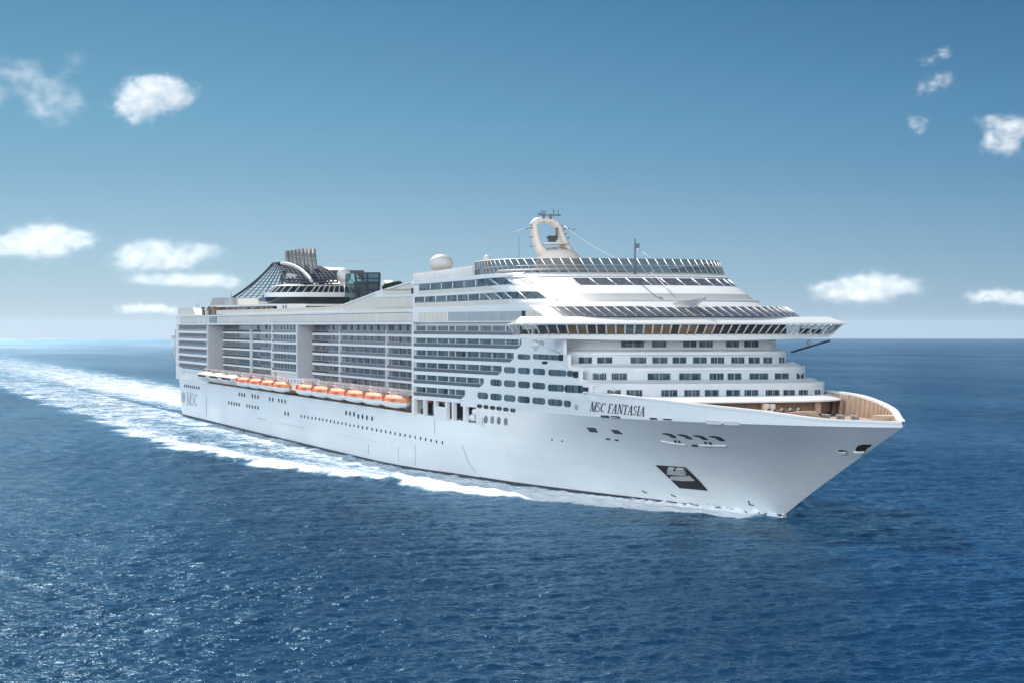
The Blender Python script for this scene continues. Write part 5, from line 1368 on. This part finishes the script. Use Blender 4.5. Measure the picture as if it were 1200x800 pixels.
def cloud(x0, x1, y0, y1, dist, kind, label, puffs):
    """photo box -> a cloud of that angular size at its distance; puffs: (u, v, size) inside the box, v up"""
    cxp, cyp = (x0+x1)/2, (y0+y1)/2
    r = ray(cxp, cyp); c = Vector((CX,CY,HC)) + r*dist
    hw = (x1-x0)/2/F*dist; hh = (y1-y0)/2/F*dist
    bm = bmesh.new(); P = []
    for u, v, s in puffs:
        dep = CR.uniform(-.3,.3)*hw
        c_ = RGT*((u*2-1)*hw) + Vector((0,0,(v*2-1)*hh)) + FWD*dep
        r_ = (s*hw, s*hw, min(s*hw*.8, hh*(.85 if kind == 'flat' else 1.3)*s**.5))
        P.append((c_, r_))
        bmesh.ops.create_icosphere(bm, subdivisions=3, radius=1, matrix=Matrix.Translation(c_) @ Matrix.Diagonal((r_[0]*1.55, r_[1]*1.55, r_[2]*1.55, 1)))
    me = bpy.data.meshes.new('cloud'); bm.to_mesh(me); bm.free()
    o = bpy.data.objects.new('cloud', me); COL.objects.link(o); o.location = c
    md = o.modifiers.new('merge','REMESH'); md.mode = 'VOXEL'; md.voxel_size = max(hw/12, 5)
    tau, amp, lo, hi = KIND[kind]
    me.materials.append(cloud_mat('cloud_'+kind, P, 3.0*tau/(hw*.9), 1.9/max(hh,hw*.45), amp, lo, hi))
    tag(o, label, 'cloud', 'small white clouds over the horizon')
    return o
cloud(129,227,82,142,9000,'puff','bright rounded white cloud alone high in the left sky',[(.25,.3,.5),(.5,.5,.6),(.72,.62,.5),(.85,.5,.3),(.35,.6,.45),(.3,.2,.3)])
cloud(-14,126,48,152,9500,'wisp','ragged torn white cloud at the upper left edge of the sky',[(.12,.65,.45),(.35,.6,.4),(.5,.35,.5),(.65,.3,.45),(.75,.75,.3),(.55,.12,.25),(.05,.35,.3)])
cloud(-6,120,256,310,14000,'flat','wide white cloud low at the left edge, beside the two stacked ones',[(.2,.45,.5),(.42,.65,.5),(.62,.6,.45),(.82,.55,.35),(.5,.3,.5),(.08,.4,.3)])
cloud(124,266,274,322,15000,'flat','long flat white cloud, upper of the two stacked left of the funnel',[(.25,.55,.4),(.45,.65,.4),(.7,.6,.35),(.88,.6,.25),(.2,.25,.35),(.45,.3,.4),(.65,.3,.3)])
cloud(140,284,310,348,15500,'flat','long flat white cloud, lower of the two stacked left of the funnel',[(.15,.55,.3),(.35,.55,.35),(.55,.5,.4),(.75,.5,.4),(.9,.45,.25)])
cloud(128,218,348,377,16000,'flat','small flat cloud lowest of all, just above the stern',[(.2,.5,.35),(.45,.55,.45),(.7,.5,.4),(.86,.4,.28)])
cloud(948,1088,313,362,14500,'flat','wide soft cloud above the right horizon beyond the bridge wing',[(.15,.4,.35),(.3,.5,.4),(.5,.65,.42),(.7,.6,.4),(.85,.5,.3),(.5,.3,.5)])
cloud(1122,1216,332,366,15000,'flat','low soft cloud at the right edge just above the horizon',[(.2,.5,.4),(.45,.6,.45),(.7,.5,.5),(.88,.45,.35)])
cloud(1136,1216,118,188,9000,'puff','white cloud high at the right edge of the sky',[(.35,.65,.4),(.55,.45,.5),(.8,.55,.5),(.3,.3,.35),(.6,.2,.4)])
cloud(1066,1128,78,116,9500,'wisp','thin slanting white wisp, middle of the three in the upper right sky',[(.25,.35,.5),(.5,.5,.5),(.75,.65,.5)])
cloud(1074,1120,50,88,9700,'wisp','thin small wisp, topmost of the three in the upper right sky',[(.3,.4,.5),(.6,.6,.5),(.75,.7,.4)])
cloud(1054,1102,128,166,9600,'wisp','faint small wisp, lowest of the three in the upper right sky',[(.35,.65,.5),(.6,.6,.5),(.5,.3,.4)])

# ================================================================== foam curling off the stem
nr = np.random.RandomState(11)
mb = MB()
for sg in (-1, 1):
    rings = []
    for i in range(70):
        x = 309.2 - 46*(i/69)**1.1
        w0 = max(W_F(min(x,308.4)), 0)
        t = i/69; h = (.95*math.exp(-t*4)+.42*(1-t)**.7)*(.75+.5*nr.rand()); wd = (.4+2.0*t*(1-.3*t))*(.8+.5*nr.rand())
        ring_ = []
        for j in range(9):
            q = j/8; z = h*(sin(pi*min(q*1.25,1))**.8 if q < .8 else 0)*(.45+1.0*nr.rand()) - .25*(q > .85) - .12
            ring_.append((x-.25*q*wd+nr.normal(0,.16), sg*(w0-.15+wd*q+nr.normal(0,.16)), z))
        rings.append(ring_)
    mb.loft(rings, smooth=True)
bwv = mb.build('bow_wave', M['foamy']); tag(bwv, kind='stuff'); bwv['label'] = 'low white bow wave curling along the foot of the stem'

# ================================================================== sea haze
hm = bpy.data.materials.new('haze_air'); hm.use_nodes = True; hn = hm.node_tree
for n in list(hn.nodes): hn.nodes.remove(n)
ho = N(hn,'ShaderNodeOutputMaterial'); hv = N(hn,'ShaderNodeVolumePrincipled')
hv.inputs['Color'].default_value = (.74,.87,1,1); hv.inputs['Density'].default_value = HAZE_DENSITY; hv.inputs['Anisotropy'].default_value = .3
hn.links.new(hv.outputs[0], ho.inputs['Volume'])
mb = MB(); mb.box(CX-9400,CX+9400,CY-9400,CY+9400,-36.5,41.0)
hzo = mb.build('haze', hm); tag(hzo, kind='stuff')
hzo['label'] = 'thin pale haze over the sea towards the horizon'
